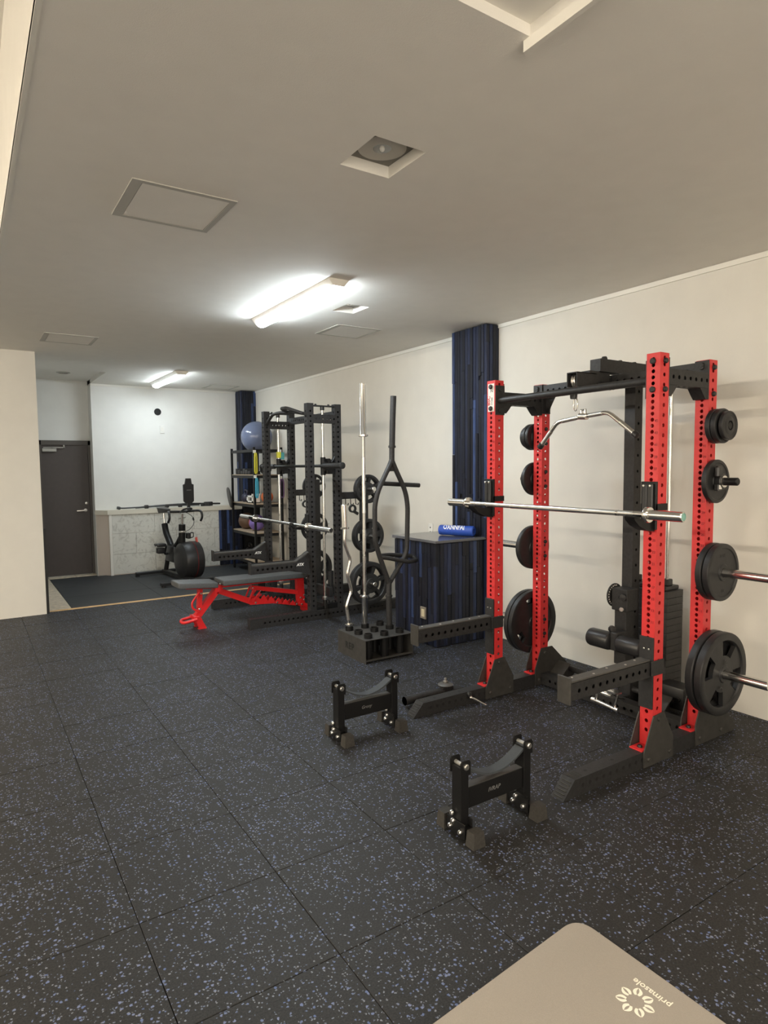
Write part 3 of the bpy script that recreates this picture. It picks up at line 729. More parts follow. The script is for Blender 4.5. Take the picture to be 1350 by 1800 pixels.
barbell(2.768, 1.298, 1.705, 3.408, 1.888, 3.222, .025, .0140, 'chrome barbell resting on the hooks of the red rack', CHROME, GREENC)

# ------------------------------------------------------------------ lat pulldown tower
lt = T('lat_pulldown_tower', 'black lat pulldown tower with weight stack behind the red rack', 'cable machine', (3.56, 2.55, 0))
LX, LY = 3.525, 2.5125
M().perf((LX, LY, .0), 2, 2.097, .075, .075, [.30+.1*k for k in range(18)], [.10+.1*k for k in range(0)], .0095).build('tower_upright', STEEL, lt, smooth=False)
a = M(); a.perf((3.187, LY, 2.098), 0, 3.88-3.187, .075, .075, [], [], .01); bolt(a, (3.27, 2.55, 2.173), (0, 0, 1), .018, .022); bolt(a, (3.42, 2.55, 2.173), (0, 0, 1), .014, .012); bolt(a, (3.56, 2.55, 2.173), (0, 0, 1), .014, .012)
a.build('lat_arm', STEEL, lt, smooth=False)
p = M(); p.box((2.982, 2.513, 1.998), (3.16, 2.519, 2.082), .001); p.box((2.982, 2.583, 1.998), (3.16, 2.589, 2.082), .001); p.box((2.982, 2.513, 2.076), (3.16, 2.589, 2.082), .001); p.box((3.10, 2.519, 2.03), (3.19, 2.583, 2.098), .002); p.box((3.18, 2.53, 2.04), (3.30, 2.57, 2.10), .003)
p.build('pulley_bracket', STEEL, lt)
pu = M(); pu.lathe([(.012, -.014), (.045, -.014), (.047, -.012), (.038, 0), (.047, .012), (.045, .014), (.012, .014)], (3.035, 2.551, 2.035), (0, 1, 0), 28); pu.build('pulley_wheel', ZINC, lt)
pu = M(); pu.lathe([(.012, -.012), (.042, -.012), (.036, 0), (.042, .012), (.012, .012)], (3.24, 2.551, 2.052), (0, 1, 0), 24); pu.lathe([(.012, -.012), (.042, -.012), (.036, 0), (.042, .012), (.012, .012)], (3.34, 2.551, 2.04), (0, 1, 0), 24); pu.build('rear_pulley', PLAST, lt)
cbm = M(); cbm.cyl((3.0, 2.551, 2.03), (3.0, 2.551, 1.965), .003, 8); cbm.cyl((3.037, 2.551, 2.072), (3.6, 2.551, 2.085), .003, 8); cbm.build('cable', PLAST, lt)
M().lathe([(.016, 0), (.020, .003), (.022, .034), (.018, .040), (.006, .040)], (3.0, 2.551, 1.928), (0, 0, 1), 16).build('cable_stopper', PLAST, lt)
rd = M()
for y in (2.402, 2.62): rd.cyl((3.735, y, .06), (3.735, y, 2.09), .0115, 12)
rd.build('guide_rod', CHROME, lt)
tb = M(); tb.box((3.68, 2.33, 2.05), (3.80, 2.69, 2.097), .003); tb.box((3.58, 2.50, 2.05), (3.70, 2.60, 2.097)); tb.box((3.62, 2.34, .0), (3.86, 2.68, .07), .004); tb.box((3.40, 2.515, .0), (3.9, 2.585, .06), .003); tb.box((3.595, 2.53, .55), (3.62, 2.57, .60)); tb.build('tower_frame', STEEL, lt)
for k in range(14):
    s = M(); z0 = .125+k*.044
    s.box((3.655, 2.348, z0), (3.825, 2.672, z0+.0428), .0015); lab(s.build('stack_plate', IRON, lt), 'black slab of the weight stack')
tp = M(); tp.box((3.67, 2.368, .742), (3.81, 2.652, .768), .004); tp.box((3.71, 2.38, .768), (3.76, 2.425, .81), .004); tp.box((3.71, 2.60, .768), (3.76, 2.64, .81), .004); tp.build('stack_head', PLAST, lt)
# adjuster: slotted strip hanging on the side, wheel, knee rollers
ad = M(); ad.box((3.435, 2.488, .27), (3.522, 2.573, .64), .004); ad.box((3.42, 2.47, .62), (3.53, 2.585, .76), .004); ad.build('knee_bracket', STEEL, lt)
wl = M(); wl.lathe([(.074, -.005), (.076, -.003), (.076, .003), (.074, .005), (0, .005)], (3.47, 2.60, .705), (0, -1, 0), 36); wl.f.append(tuple(range(len(wl.v)-36*5, len(wl.v)-36*4))); wh = wl.build('index_wheel', STEEL, lt)
hl = M()
for k in range(13):
    a_ = R(80+k*15); hl.lathe([(.005, 0), (0, .0004)], (3.47+.064*math.cos(a_), 2.5945, .705+.064*math.sin(a_)), (0, -1, 0), 8)
hl.build('index_hole', WHITE, wh)
kn = M(); kn.lathe([(.006, 0), (.006, .03), (.012, .034), (.014, .045), (.010, .052), (0, .052)], (3.40, 2.50, .645), (-.75, -.65, 0), 16); kn.build('pull_pin', ZINC, lt)
kh = M(); kh.lathe([(.022, 0), (.024, .01), (.020, .03), (0, .032)], (3.415, 2.50, .715), (-.8, -.6, 0), 12); kh.lathe([(.02, 0), (.024, .01), (.02, .03), (0, .032)], (3.36, 2.54, .51), (-.4, -.9, .2), 10); kh.build('knob', PLAST, lt)
ka = M(); ka.box((3.33, 2.475, .385), (3.44, 2.525, .50), .006); ka.cyl((3.35, 2.70, .435), (3.35, 2.31, .435), .014, 12); ka.build('knee_arm', STEEL, lt)
for y0, y1, r_ in ((2.522, 2.695, .058), (2.300, 2.478, .054)):
    M().lathe([(.030, 0), (r_-.014, .002), (r_-.004, .010), (r_, .024), (r_, y1-y0-.024), (r_-.004, y1-y0-.01), (r_-.014, y1-y0-.002), (.030, y1-y0)], (3.35, y0, .435), (0, 1, 0), 28).build('knee_roller', ROLLER, lt)
for (cx, cy) in ((3.50, 2.27), (3.52, 3.06)):
    q = M(); rot = Matrix.Rotation(R(-40), 3, 'Y'); q.box((cx-.13, cy-.075, .095), (cx+.01, cy+.075, .103), .002, rot); q.box((cx-.02, cy-.03, .0), (cx+.04, cy+.03, .10), .004)
    q.build('foot_plate', GUSSET, lt)
M().cyl((3.56, 2.22, .09), (3.56, 3.10, .09), .020, 14).build('foot_bar', STEEL, lt)
lw = M(); lw.box((3.55, 2.16, .05), (3.68, 2.34, .19), .012); bolt(lw, (3.55, 2.19, .12), (-1, 0, 0), .010, .012); lw.build('low_pulley_box', PLAST, lt)
# lat bar hanging on the cable
lb = T('lat_bar', 'bent chrome pulldown bar hanging from the cable of the red rack', 'lat bar', (3.0, 2.52, 1.83))
k_ = 3.0/3.05
def sc(y, z): return (3.0, y*k_, 1.5423+(z-1.5423)*k_)
pts = [sc(2.849, 1.665), sc(2.717, 1.805), sc(2.521, 1.826), sc(2.347, 1.838), sc(2.169, 1.705)]
M().tube(fillet(pts, .035), .0125, 14).build('bar', CHROME, lb)
for a_, b_ in ((pts[0], pts[1]), (pts[-1], pts[-2])):
    a_, b_ = Vector(a_), Vector(b_); dr = (b_-a_).normalized()
    M().lathe([(0, -.022), (.012, -.02), (.018, -.014), (.0185, .012), (.013, .016)], a_, dr, 16).build('end_cap', PLAST, lb)
    M().cyl(a_+dr*.02, a_+dr*.12, .0132, 14).build('grip', KNURL, lb)
for f0, f1 in ((.2, .85),):
    for a_, b_ in ((pts[2], pts[1]), (pts[2], pts[3])):
        a_, b_ = Vector(a_), Vector(b_); M().cyl(a_.lerp(b_, .25), a_.lerp(b_, .78), .0130, 14).build('grip', KNURL, lb)
cz = pts[2][2]; cy = pts[2][1]
ey = M(); ey.lathe([(.013, -.028), (.019, -.026), (.019, .026), (.013, .028)], (3.0, cy, cz), (0, 1, .09), 18); ey.tube([(3.0, cy-.016, cz+.012), (3.0, cy-.014, cz+.038), (3.0, cy+.014, cz+.038), (3.0, cy+.016, cz+.012)], .007, 8); ey.build('swivel_eye', ZINC, lb)
crb = [(3.0, 2.548+.014*math.cos(t)-.012, 1.896+.038*math.sin(t)) for t in [2*math.pi*k/16 for k in range(16)]]
M().tube(crb, .0035, 8, closed=True).build('carabiner', CHROME, lb)
# row handle on the floor by the low cable
rh = T('row_handle', 'chrome double-grip row handle hanging low inside the red rack', 'cable handle', (3.15, 2.42, .05))
hm = M(); A, B = Vector((3.15, 2.50, .112)), Vector((3.15, 2.335, .100))
hm.tube([A.lerp(B, .1), (3.15, 2.47, .172), (3.16, 2.405, .185)], .0085, 10); hm.tube([A.lerp(B, .9), (3.15, 2.325, .19), (3.16, 2.39, .205)], .0085, 10); hm.build('handle_frame', CHROME, rh)
M().tube([A, B], .0105, 14).build('lower_grip', KNURL, rh)
hm = M(); hm.tube([(3.15, 2.47, .172), (3.15, 2.37, .172)], .0105, 12); hm.prism([(3.13, 2.41), (3.13, 2.33), (3.17, 2.315), (3.19, 2.37)], 2, .196, .206); hm.build('upper_grip', CHROME, rh)
hm = M(); hm.tube([A+Vector((0, .012, 0)), A-Vector((0, .012, 0))], .013, 12); hm.tube([B+Vector((0, .012, 0)), B-Vector((0, .012, 0))], .013, 12); hm.build('grip_end', ZINC, rh)
hm = M(); hm.tube([(3.16, 2.40, .195), (3.30, 2.43, .11), (3.45, 2.47, .06)], .005, 8); hm.lathe([(.018, 0), (.018, .05), (0, .05)], (3.40, 2.455, .06), (1, .2, -.3), 10); hm.build('cable_link', PLAST, rh)
# landmine post on the floor behind the left foot, pin in the foot
lm = T('landmine_attachment', 'black landmine tube lying on the floor behind the left rack foot', 'landmine', (2.5, 3.285, 0))
t_ = M(); t_.tube([(2.29, 3.285, .042), (2.60, 3.285, .042)], .028, 20, cap=False); t_.tube([(2.60, 3.285, .042), (2.30, 3.285, .042)], .024, 20, cap=False); t_.lathe([(.028, 0), (.024, 0)], (2.29, 3.285, .042), (1, 0, 0), 20)
t_.build('sleeve_tube', STEEL, lm)
M().lathe([(.0245, 0), (0, .001)], (2.40, 3.285, .042), (-1, 0, 0), 20).build('tube_plug', BLACKP, lm)
t_ = M(); t_.box((2.58, 3.262, .015), (2.68, 3.308, .075), .006); t_.cyl((2.63, 3.285, .01), (2.63, 3.285, .085), .02, 14); t_.box((2.66, 3.25, .0), (2.76, 3.32, .05), .004); t_.build('pivot_block', STEEL, lm)
M().lathe([(.050, 0), (.052, .004), (.040, .012), (.018, .016), (.016, .022)], (2.625, 3.285, .083), (0, 0, 1), 28).build('pivot_washer', LINER, lm)
M().lathe([(.016, 0), (.016, .008), (.009, .010), (.009, .024), (.006, .028), (0, .028)], (2.625, 3.285, .103), (0, 0, 1), 14).build('pivot_bolt', ZINC, lm)
hp = M(); hp.tube([(2.675, 3.098, .046), (2.69, 3.062, .040), (2.72, 2.985, .018)], .0065, 10); hp.sphere((2.673, 3.083, .047), .012, 12); tag(hp.build('hitch_pin', CHROME, org=(2.69, 3.05, 0)), 'chrome pin sticking out of the left foot of the red rack', 'pin')
M().lathe([(.018, 0), (.016, .012), (.010, .016), (0, .016)], (2.668, 3.097, .066), (0, -1, .3), 12).build('pin_knob', PLAST, rk)

# ------------------------------------------------------------------ two floor stands with slung straps
def strap_stand(c, label, group, txt):
    t = T('strap_stand', label, 'floor stand', c, group); X, Y, Z = c
    for s_ in (-1, 1):
        px = X+s_*.181
        p = M(); p.box((px-.021, Y-.030, .03), (px+.021, Y+.030, .300), .002); p.build('post', STEELB, t)
        for yy in (Y-.036, Y+.030):
            tb_ = M(); tb_.prism([(px-.026, .268), (px+.026, .268), (px+.026, .322), (px+.018, .332), (px-.018, .332), (px-.026, .322)], 1, yy, yy+.006)
            tb_.build('top_tab', STEELB, t)
        M().cyl((px, Y-.045, .306), (px, Y+.045, .306), .009, 12).build('top_rod', ALU, t)
        bo = M(); bolt(bo, (px, Y-.036, .306), (0, -1, 0), .0135, .010); bolt(bo, (px, Y+.036, .306), (0, 1, 0), .0135, .010); bo.build('rod_bolt', ZINC, t)
        ba = M(); ba.box((px-.026+.006, Y-.075, .012), (px+.026-.006, Y+.075, .050), .002); ba.box((px-s_*.021-.005, Y-.05, .012), (px-s_*.021+.005, Y+.045, .085), .002); ba.box((px-.027, Y-.06, .012), (px-.021, Y+.055, .075), .001); ba.build('foot_bar', STEELB, t)
        for yy in (-1, 1):
            f = M(); y0, y1 = Y+yy*.070, Y+yy*.122
            a_ = [(px-.032, min(y0, y1)), (px+.032, min(y0, y1)), (px+.032, max(y0, y1)), (px-.032, max(y0, y1))]
            v = [(x, y, 0) for x, y in a_]+[(px+(x-px)*.80, (y0+y1)/2+(y-(y0+y1)/2)*.84, .064) for x, y in a_]
            f.add(v, [(0, 3, 2, 1), (4, 5, 6, 7), (0, 1, 5, 4), (1, 2, 6, 5), (2, 3, 7, 6), (3, 0, 4, 7)]); f.build('rubber_foot', FOOTR, t)
        bo = M(); xo = px-.027 if s_ < 0 else px-s_*.027
        for (yy, zz) in ((Y+.018, .098), (Y+.012, .066), (Y+.030, .038), (Y-.034, .036)): bolt(bo, (xo, yy, zz), (-1, 0, 0), .0105, .012)
        bo.build('foot_bolt', ZINC, t)
    b = M(); b.box((X-.16, Y-.022, .115), (X+.16, Y+.022, .205), .0015); cbx = b.build('crossbar', STEELB, t)
    M().box((X-.159, Y-.020, .2045), (X+.159, Y+.020, .2062)).build('top_plate', LINER, cbx)
    tx = M(); text(tx, txt, .026, (X-.045, Y-.0225, .155), (1, 0, 0), (0, 0, 1), shear=.25); tx.build('worn_lettering', GREYP, cbx, smooth=False)
    n = 24; pr = []
    for k in range(n+1):
        u = k/n; pr.append((X-.181+.362*u, .306-.075*(1-abs(2*u-1)**1.9)*1.0))
    s2 = M(); w_ = .027; vs = []; fs = []
    for k in range(n+1):
        a_ = pr[max(k-1, 0)]; b_ = pr[min(k+1, n)]; dx, dz = b_[0]-a_[0], b_[1]-a_[1]; l_ = math.hypot(dx, dz)
        nx, nz = -dz/l_*.004, dx/l_*.004
        for yy, sg in ((Y-w_, 1), (Y+w_, 1), (Y+w_, -1), (Y-w_, -1)): vs.append((pr[k][0]+sg*nx, yy, pr[k][1]+sg*nz))
    for k in range(n):
        for q in range(4): fs.append((k*4+q, (k+1)*4+q, (k+1)*4+(q+1) % 4, k*4+(q+1) % 4))
    fs += [(0, 1, 2, 3), (n*4+3, n*4+2, n*4+1, n*4)]
    s2.add(vs, fs)
    s2.build('strap', STRAPM, t)
    return t
GS = 'black strap stands on the floor'
strap_stand((1.850, 1.992, 0), 'black steel floor stand with slung strap, nearer the camera', GS, 'IVRAP')
strap_stand((1.888, 3.098, 0), 'black steel floor stand with slung strap, farther one by the bar holder', GS, 'Grony')

# ------------------------------------------------------------------ yoga mat in the foreground
ym = T('exercise_mat', 'greige foam exercise mat with a white flower logo in the bottom foreground', 'mat', (1.3, .6, 0))
P0 = [Vector((.55, 1.279)), Vector((1.669, 1.379)), Vector((1.684, .2)), Vector((.60, .2))]
out = []
def corner(a, b, c, r):
    d1, d2 = (a-b).normalized(), (c-b).normalized(); p, q = b+d1*r, b+d2*r
    return [p*(1-t)**2+b*2*t*(1-t)+q*t*t for t in [k/10 for k in range(11)]]
for k in range(4): out += corner(P0[k-1], P0[k], P0[(k+1) % 4], .075)
def inset(poly, d):
    c = sum((Vector(p) for p in poly), Vector((0, 0)))/len(poly); return [p+(c-p).normalized()*d for p in poly]
lay = [(0, 0.001), (-.003, .004), (-.003, .008), (0, .011), (.006, .012)]
rings = [[(p.x, p.y, z) for p in (inset(out, d) if d else out)] for d, z in lay]
n = len(out); mv = [p for r_ in rings for p in r_]; mf = []
for i in range(len(rings)-1):
    for k in range(n): mf.append((i*n+k, (i+1)*n+k, (i+1)*n+(k+1) % n, i*n+(k+1) % n))
mf.append(tuple((len(rings)-1)*n+k for k in range(n))[::-1]); mf.append(tuple(range(n)))
foam = M().add(mv, mf).build('foam_pad', MATM, ym)
lg = M()
for k in range(7):
    a0 = R(180+360/7*k); cx, cy, z = 1.533, 1.056, .0124
    for s_ in (-1, 1):
        p = []
        for u in [j/10 for j in range(11)]:       # outer edge of the half petal
            rr_ = .023+.031*u; w_ = .0132*math.sin(math.pi*(.12+.86*u))**.8
            p.append((rr_, s_*w_))
        q = []
        for u in [j/10 for j in range(11)][::-1]:
            rr_ = .026+.026*u; w_ = .0034*math.sin(math.pi*u)+.0003
            q.append((rr_, s_*w_))
        poly = [(cx+r_*math.cos(a0)-t_*math.sin(a0), cy+r_*math.sin(a0)+t_*math.cos(a0)) for r_, t_ in p+q]
        if s_ < 0: poly = poly[::-1]
        lg.add([(x, y, z) for x, y in poly], [tuple(range(len(poly)))[::-1]])
text(lg, 'primasole', .0300, (1.6105, .991, .0124), (-.035, 1, 0), (-1, -.035, 0), depth=.0002, bold=.0003)
lg.build('printed_logo', LOGO, ym, smooth=False)

# ------------------------------------------------------------------ bar holder and the three bars in it
bh = T('bar_holder', 'black steel floor bar holder with nine round sockets', 'bar holder', (2.77, 4.41, 0))
hx0, hx1, hy0, hy1, hz = 2.550, 3.004, 4.182, 4.625, .188
b = M(); b.box((hx0, hy0, hz-.004), (hx1, hy1, hz)); b.box((hx0, hy0, .0), (hx0+.004, hy1, hz-.004)); b.box((hx1-.004, hy0, 0), (hx1, hy1, hz-.004)); b.box((hx0+.004, hy0+.02, .018), (hx1-.004, hy1-.02, .022))
b.box((hx0+.004, hy0+.001, .018), (hx1-.004, hy0+.004, .034)); b.build('steel_box', GUSSET, bh)
gx, gy = (2.617, 2.769, 2.920), (4.252, 4.400, 4.548)
k = 0
for x in gx:
    for y in gy:
        s = M(); s.tube([(x, y, .022), (x, y, .222)], .034, 20, cap=False); s.tube([(x, y, .222), (x, y, .022)], .029, 20, cap=False); s.lathe([(.034, 0), (.029, 0)], (x, y, .222), (0, 0, 1), 20)
        s.f = [q for q in s.f if len(q) == 4]; s.build('socket', STEELB, bh)
tx = M(); text(tx, 'REP', .078, (hx0-.0004, hy1-.125, .068), (0, -1, 0), (0, 0, 1), depth=.0004, bold=.002, spacing=1.15); tx.build('cut_out_lettering', BLACKP, bh, smooth=False)
ob = T('barbell', 'long straight chrome barbell standing upright in the bar holder', 'barbell', (2.776, 4.575, .03))
bx, by = 2.769, 4.548
def vbar(x, y, z): return (x+(z-.2)*.003, y, z)
M().cyl(vbar(bx, by, .45), vbar(bx, by, 1.80), .0142, 16).build('shaft', KNURL, ob)
for z0, z1 in ((.50, .80), (.815, 1.02), (1.16, 1.62)): M().cyl(vbar(bx, by, z0), vbar(bx, by, z1), .0155, 20).build('smooth_section', CHROME, ob)
for z0, z1, s_ in ((.03, .468, 1), (2.232, 1.792, -1)):
    q = M(); L2 = abs(z1-z0); q.lathe([(.021, 0), (.025, .004), (.025, L2-.02), (.026, L2-.018), (.040, L2-.017), (.040, L2-.004), (.036, L2), (.0145, L2)], vbar(bx, by, z0), (0, 0, s_), 24); q.build('sleeve', CHROME, ob)
eb = T('curl_bar', 'wavy chrome curl bar standing upright in the bar holder', 'curl bar', (2.617, 4.548, .03))
ey_ = 4.548
zz = [(2.586, 1.062), (2.586, 1.03), (2.580, .925), (2.636, .78), (2.603, .662), (2.641, .518), (2.590, .388), (2.614, .25), (2.616, .06)]
M().tube(fillet([(x, ey_, z) for x, z in zz], .03, 5), .0135, 14).build('shaft', CHROME, eb)
for a_, b_ in ((3, 4), (6, 7)):
    P, Q = Vector((zz[a_][0], ey_, zz[a_][1])), Vector((zz[b_][0], ey_, zz[b_][1])); M().cyl(P.lerp(Q, .2), P.lerp(Q, .8), .0140, 14).build('knurled_grip', KNURL, eb)
M().lathe([(.0135, -.03), (.036, -.028), (.037, -.016), (.025, -.012), (.025, .168), (.021, .172), (0, .172)], (2.586, ey_, 1.066), (-.035, 0, 1), 24).build('upper_sleeve', CHROME, eb)
M().lathe([(.0135, -.004), (.036, -.004), (.038, 0), (.038, .010), (.020, .014), (.0135, .014)], (2.6165, ey_, .232), (0, 0, 1), 24).build('lower_collar', CHROME, eb)
cbr = T('cambered_bar', 'black hexagon-framed specialty bar standing upright in the bar holder', 'cambered bar', (2.95, 4.40, .03))
cy_ = 4.40; kf = cy_/4.44
def cp(x, z): return (x*kf, cy_, 1.5423+(z-1.5423)*kf)
low = (2.920, cy_, .03)
r_ = .0205
M().tube(fillet([cp(2.983, 1.60), cp(2.960, 1.55), cp(2.936, 1.509), cp(2.845, 1.348), cp(2.811, 1.227), cp(2.808, .941), cp(2.847, .815), cp(2.943, .57)], .05), r_, 16).build('left_frame_tube', STEEL, cbr)
M().tube(fillet([cp(2.983, 1.60), cp(3.012, 1.54), cp(3.035, 1.495), cp(3.118, 1.34), cp(3.143, 1.214), cp(3.131, .806), cp(2.952, .57)], .06), r_, 16).build('right_frame_tube', STEEL, cbr)
q = M(); q.tube([cp(2.984, 1.575), cp(2.986, 1.70)], .0225, 18); q.tube([cp(2.987, 1.70), cp(2.9955, 1.93), cp(3.005, 2.128)], .0245, 20); q.lathe([(.030, -.008), (.031, 0), (.030, .010)], cp(2.987, 1.708), (.03, 0, 1), 20); q.build('upper_sleeve', STEEL, cbr)
q = M(); q.tube([cp(2.947, .60), cp(2.942, .45)], .0225, 18); q.tube([cp(2.942, .46), low], .0245, 20); q.lathe([(.029, -.008), (.030, 0), (.029, .008)], cp(2.942, .458), (.05, 0, 1), 20); q.build('lower_sleeve', STEEL, cbr)
q = M(); q.prism([(cp(x, z)[0], cp(x, z)[2]) for x, z in ((2.940, 1.505), (3.032, 1.505), (3.0, 1.575), (2.970, 1.575))], 1, cy_-.006, cy_+.006); q.build('gusset', STEEL, cbr)
y2 = cy_+.045
def hp_(x, z, y=y2): kk = y/4.47; return (x*kk, y, 1.5423+(z-1.5423)*kk)
q = M(); q.tube([(cp(2.868, 1.40)[0], cy_+.01, cp(0, 1.405)[2]), hp_(2.905, 1.404), hp_(3.287, 1.380)], .0185, 16); q.build('upper_handle', STEEL, cbr)
q = M(); q.tube(fillet([(cp(2.865, .79)[0], cy_, cp(0, .79)[2]), hp_(2.95, .775, 4.40), hp_(3.17, .72, 4.38), hp_(3.262, .728, 4.42), hp_(3.22, .768, 4.49), hp_(2.98, .800, 4.50), (cp(2.865, .79)[0], cy_+.03, cp(0, .80)[2])], .03), .0175, 14); q.build('lower_handle', STEEL, cbr)

# ------------------------------------------------------------------ blue roll on the cabinet
rl = T('bar_pad_roll', 'blue foam barbell pad with white lettering lying on the plank cabinet', 'barbell pad', (3.69, 4.42, .917))
A, B = Vector((3.605, 4.588, .965)), Vector((3.752, 4.282, .965)); ax_ = (B-A).normalized(); L_ = (B-A).length
M().lathe([(.020, .004), (.036, 0), (.044, .006), (.046, .014), (.046, L_-.014), (.044, L_-.006), (.036, L_), (.020, L_-.004), (.018, L_-.05), (0, L_-.05)], A, ax_, 32).build('foam_tube', BLUEP, rl)
M().lathe([(.0185, 0), (0, .001)], A+ax_*(L_-.045), ax_, 20).build('tube_hole', BLACKP, rl)
# lettering bent on the upper front of the roll
cu = M(); text(cu, 'OXNNFAI', .074, (0, 0, 0), (1, 0, 0), (0, 1, 0), depth=.0, shear=-.25, bold=.0012)
bm = bmesh.new(); vs = [bm.verts.new(p) for p in cu.v]
for q in cu.f:
    try: bm.faces.new([vs[i] for i in q])
    except ValueError: pass
bmesh.ops.remove_doubles(bm, verts=bm.verts, dist=1e-6)
for k in range(1, 16): bmesh.ops.bisect_plane(bm, geom=bm.verts[:]+bm.edges[:]+bm.faces[:], plane_co=(0, -.012+k*.005, 0), plane_no=(0, 1, 0))
bm.verts.index_update(); cu.v = [v.co.copy() for v in bm.verts]; cu.f = [tuple(v.index for v in f.verts) for f in bm.faces]; bm.free()
wmax = max(p.x for p in cu.v); sc_ = .205/wmax; side = Vector((-ax_.y, ax_.x, 0)); side = side if side.x < 0 else -side
lt_ = M(); vv = []
for p in cu.v:
    u = .055+p.x*sc_; ang = R(48)-p.y/.0466*-1.0
    ang = R(17)+p.y/.0466
    vv.append(A+ax_*u+(side*math.cos(ang)+Vector((0, 0, 1))*math.sin(ang))*.0466)
lt_.add(vv, cu.f); lt_.build('lettering', WHITEP, rl, smooth=False)

# ================================================================== BLACK SMITH RACK
sr = T('smith_rack', 'black half rack with smith rails, plates and safety arms in the middle of the gym', 'power rack', (2.95, 6.3, 0))
AY, BY, AW = 5.72, 6.81, .07
FX, RX, SX = 2.845, 3.155, 3.47
hz_ = [.15+.05*k for k in range(40)]
for y in (AY, BY):
    for x, nm_ in ((FX, 'front_upright'), (RX, 'rear_upright')):
        u = M(); u.perf((x, y, .10), 2, 2.178-.10, AW, AW, [z-.10 for z in hz_], [z-.10 for z in hz_], .0105, .003); u.build(nm_, STEEL, sr, smooth=False)
    f = M(); f.perf((2.205, y, 0), 0, 3.93-2.205, AW, .10, [.3+.05*k for k in range(6)], [.15+.05*k for k in range(30)], .0105, .003); f.build('base_beam', STEEL, sr, smooth=False)
    b = M(); b.perf((FX+AW, y, 1.985), 0, RX-FX-AW, AW, .085, [], [.03+.04*k for k in range(6)], .010, .003); b.build('side_beam', STEEL, sr, smooth=False)
    M().box((FX+.01, y+.01, 2.150), (RX+AW, y+.06, 2.162), .001).build('rail_plate', STEEL, sr)
    for xx in (2.955, 3.10): rc = M(); bolt(rc, (xx, y+.035, 2.162), (0, 0, 1), .012, .014); rc.build('rail_bolt', BOLT, sr)
    for z0, hh in ((2.115, .035), (.10, .09)): M().lathe([(.022, 0), (.022, hh)], (3.03, y+.035, z0), (0, 0, 1), 14).build('rail_clamp', BOLT, sr)
    M().cyl((3.03, y+.035, .16), (3.03, y+.035, 2.13), .0135, 24).build('smith_rail', CHROME, sr)
    M().lathe([(.024, 0), (.026, .006), (.026, .03), (.02, .036)], (3.03, y+.035, .19), (0, 0, 1), 16).build('rail_bumper', ZINC, sr)
    # plate storage post behind
    u = M(); u.box((SX, y, .10), (SX+AW, y+AW, 1.40), .002); u.build('storage_post', STEEL, sr)
    r2 = M(); r2.box((RX+AW, y+.012, 1.215), (SX, y+.058, 1.285), .002); r2.build('accessory_rail', STEEL, sr)
    for k in range(3):
        xx = RX+AW+.045+k*.06
        h_ = M(); h_.tube([(xx, y+.010, 1.225), (xx, y+.004, 1.16), (xx+.0, y-.045, 1.155), (xx, y-.05, 1.175)], .0045, 8); h_.build('hook', STEELB, sr)
    # safety arm: channel with raised shoulder at the upright
    a = M(); ys = y-.002; zt, zb = .628, .530
    a.perf((2.225, y+.002, zb), 0, 2.80-2.225, AW-.004, zt-zb-.02, [], [.07+.05*k for k in range(9)], .0125, .003, caps=True)
    a.prism([(2.222, zb-.002), (2.222, zt+.018), (2.234, zt+.018), (2.252, zt), (2.70, zt), (2.842, .70), (2.842, .47), (2.80, .49), (2.60, zb-.002)], 1, y+.062, y+.070)
    a.box((2.222, y, zb-.002), (2.234, y+.070, zt+.018), .002)
    a.prism([(2.68, zb), (2.70, zt-.012), (2.842, .695), (2.842, .470), (2.80, .485)], 1, y-.004, y+.002)
    arm = a.build('safety_arm', STEEL, sr, smooth=False)
    pd = M(); pd.prism([(2.235, zt-.022), (2.70, zt-.022), (2.838, .690), (2.838, .702), (2.70, zt-.008), (2.235, zt-.008)], 1, y+.004, y+.062); pd.build('top_liner', LINER, arm)
    tx = M(); text(tx, 'ATX', .036, (2.70, y-.0045, .572), (1, 0, 0), (0, 0, 1), shear=.25, bold=.0015); tx.build('lettering', WHITEP, arm, smooth=False)
    j = M(); j.box((FX-.012, y-.004, .90), (FX-.002, y+.074, 1.08), .002); j.prism([(2.66, 1.0), (2.66, .975), (2.70, .935), (2.843, .915), (2.843, .952), (2.70, .955), (2.678, .995)], 1, y+.010, y+.060); j.build('j_cup', STEELB, sr)
    sp = M()
    for k in range(9):
        z = .58+k*.115; sp.prism([(RX+.0, z), (RX-.022, z+.02), (RX-.028, z+.034), (RX, z+.026)], 1, y+.02, y+.026)
    sp.build('rail_hook_plate', STEELB, sr)
b = M(); b.perf((RX, AY+AW, 2.04), 1, BY-AY-AW, .07, .07, [.05+.05*k for k in range(19)], [.05+.05*k for k in range(19)], .0105, .003); b.build('rear_beam', STEEL, sr, smooth=False)
M().perf((RX, AY+AW, .012), 1, BY-AY-AW, .07, .07, [], [.05+.05*k for k in range(19)], .0105, .003).build('base_crossmember', STEEL, sr, smooth=False)
q = M(); q.tube(fillet([(FX+.03, BY, 2.03), (FX+.02, 6.62, 2.125), (FX+.02, 6.46, 2.135), (FX+.02, 6.08, 2.118), (FX+.03, AY+AW, 2.075)], .05), .017, 14)
q.tube(fillet([(FX+.02, 6.22, 2.125), (FX-.10, 6.12, 2.15), (FX-.10, 5.98, 2.145), (FX+.02, 5.86, 2.085)], .04), .017, 12); q.build('pull_up_bar', STEEL, sr)
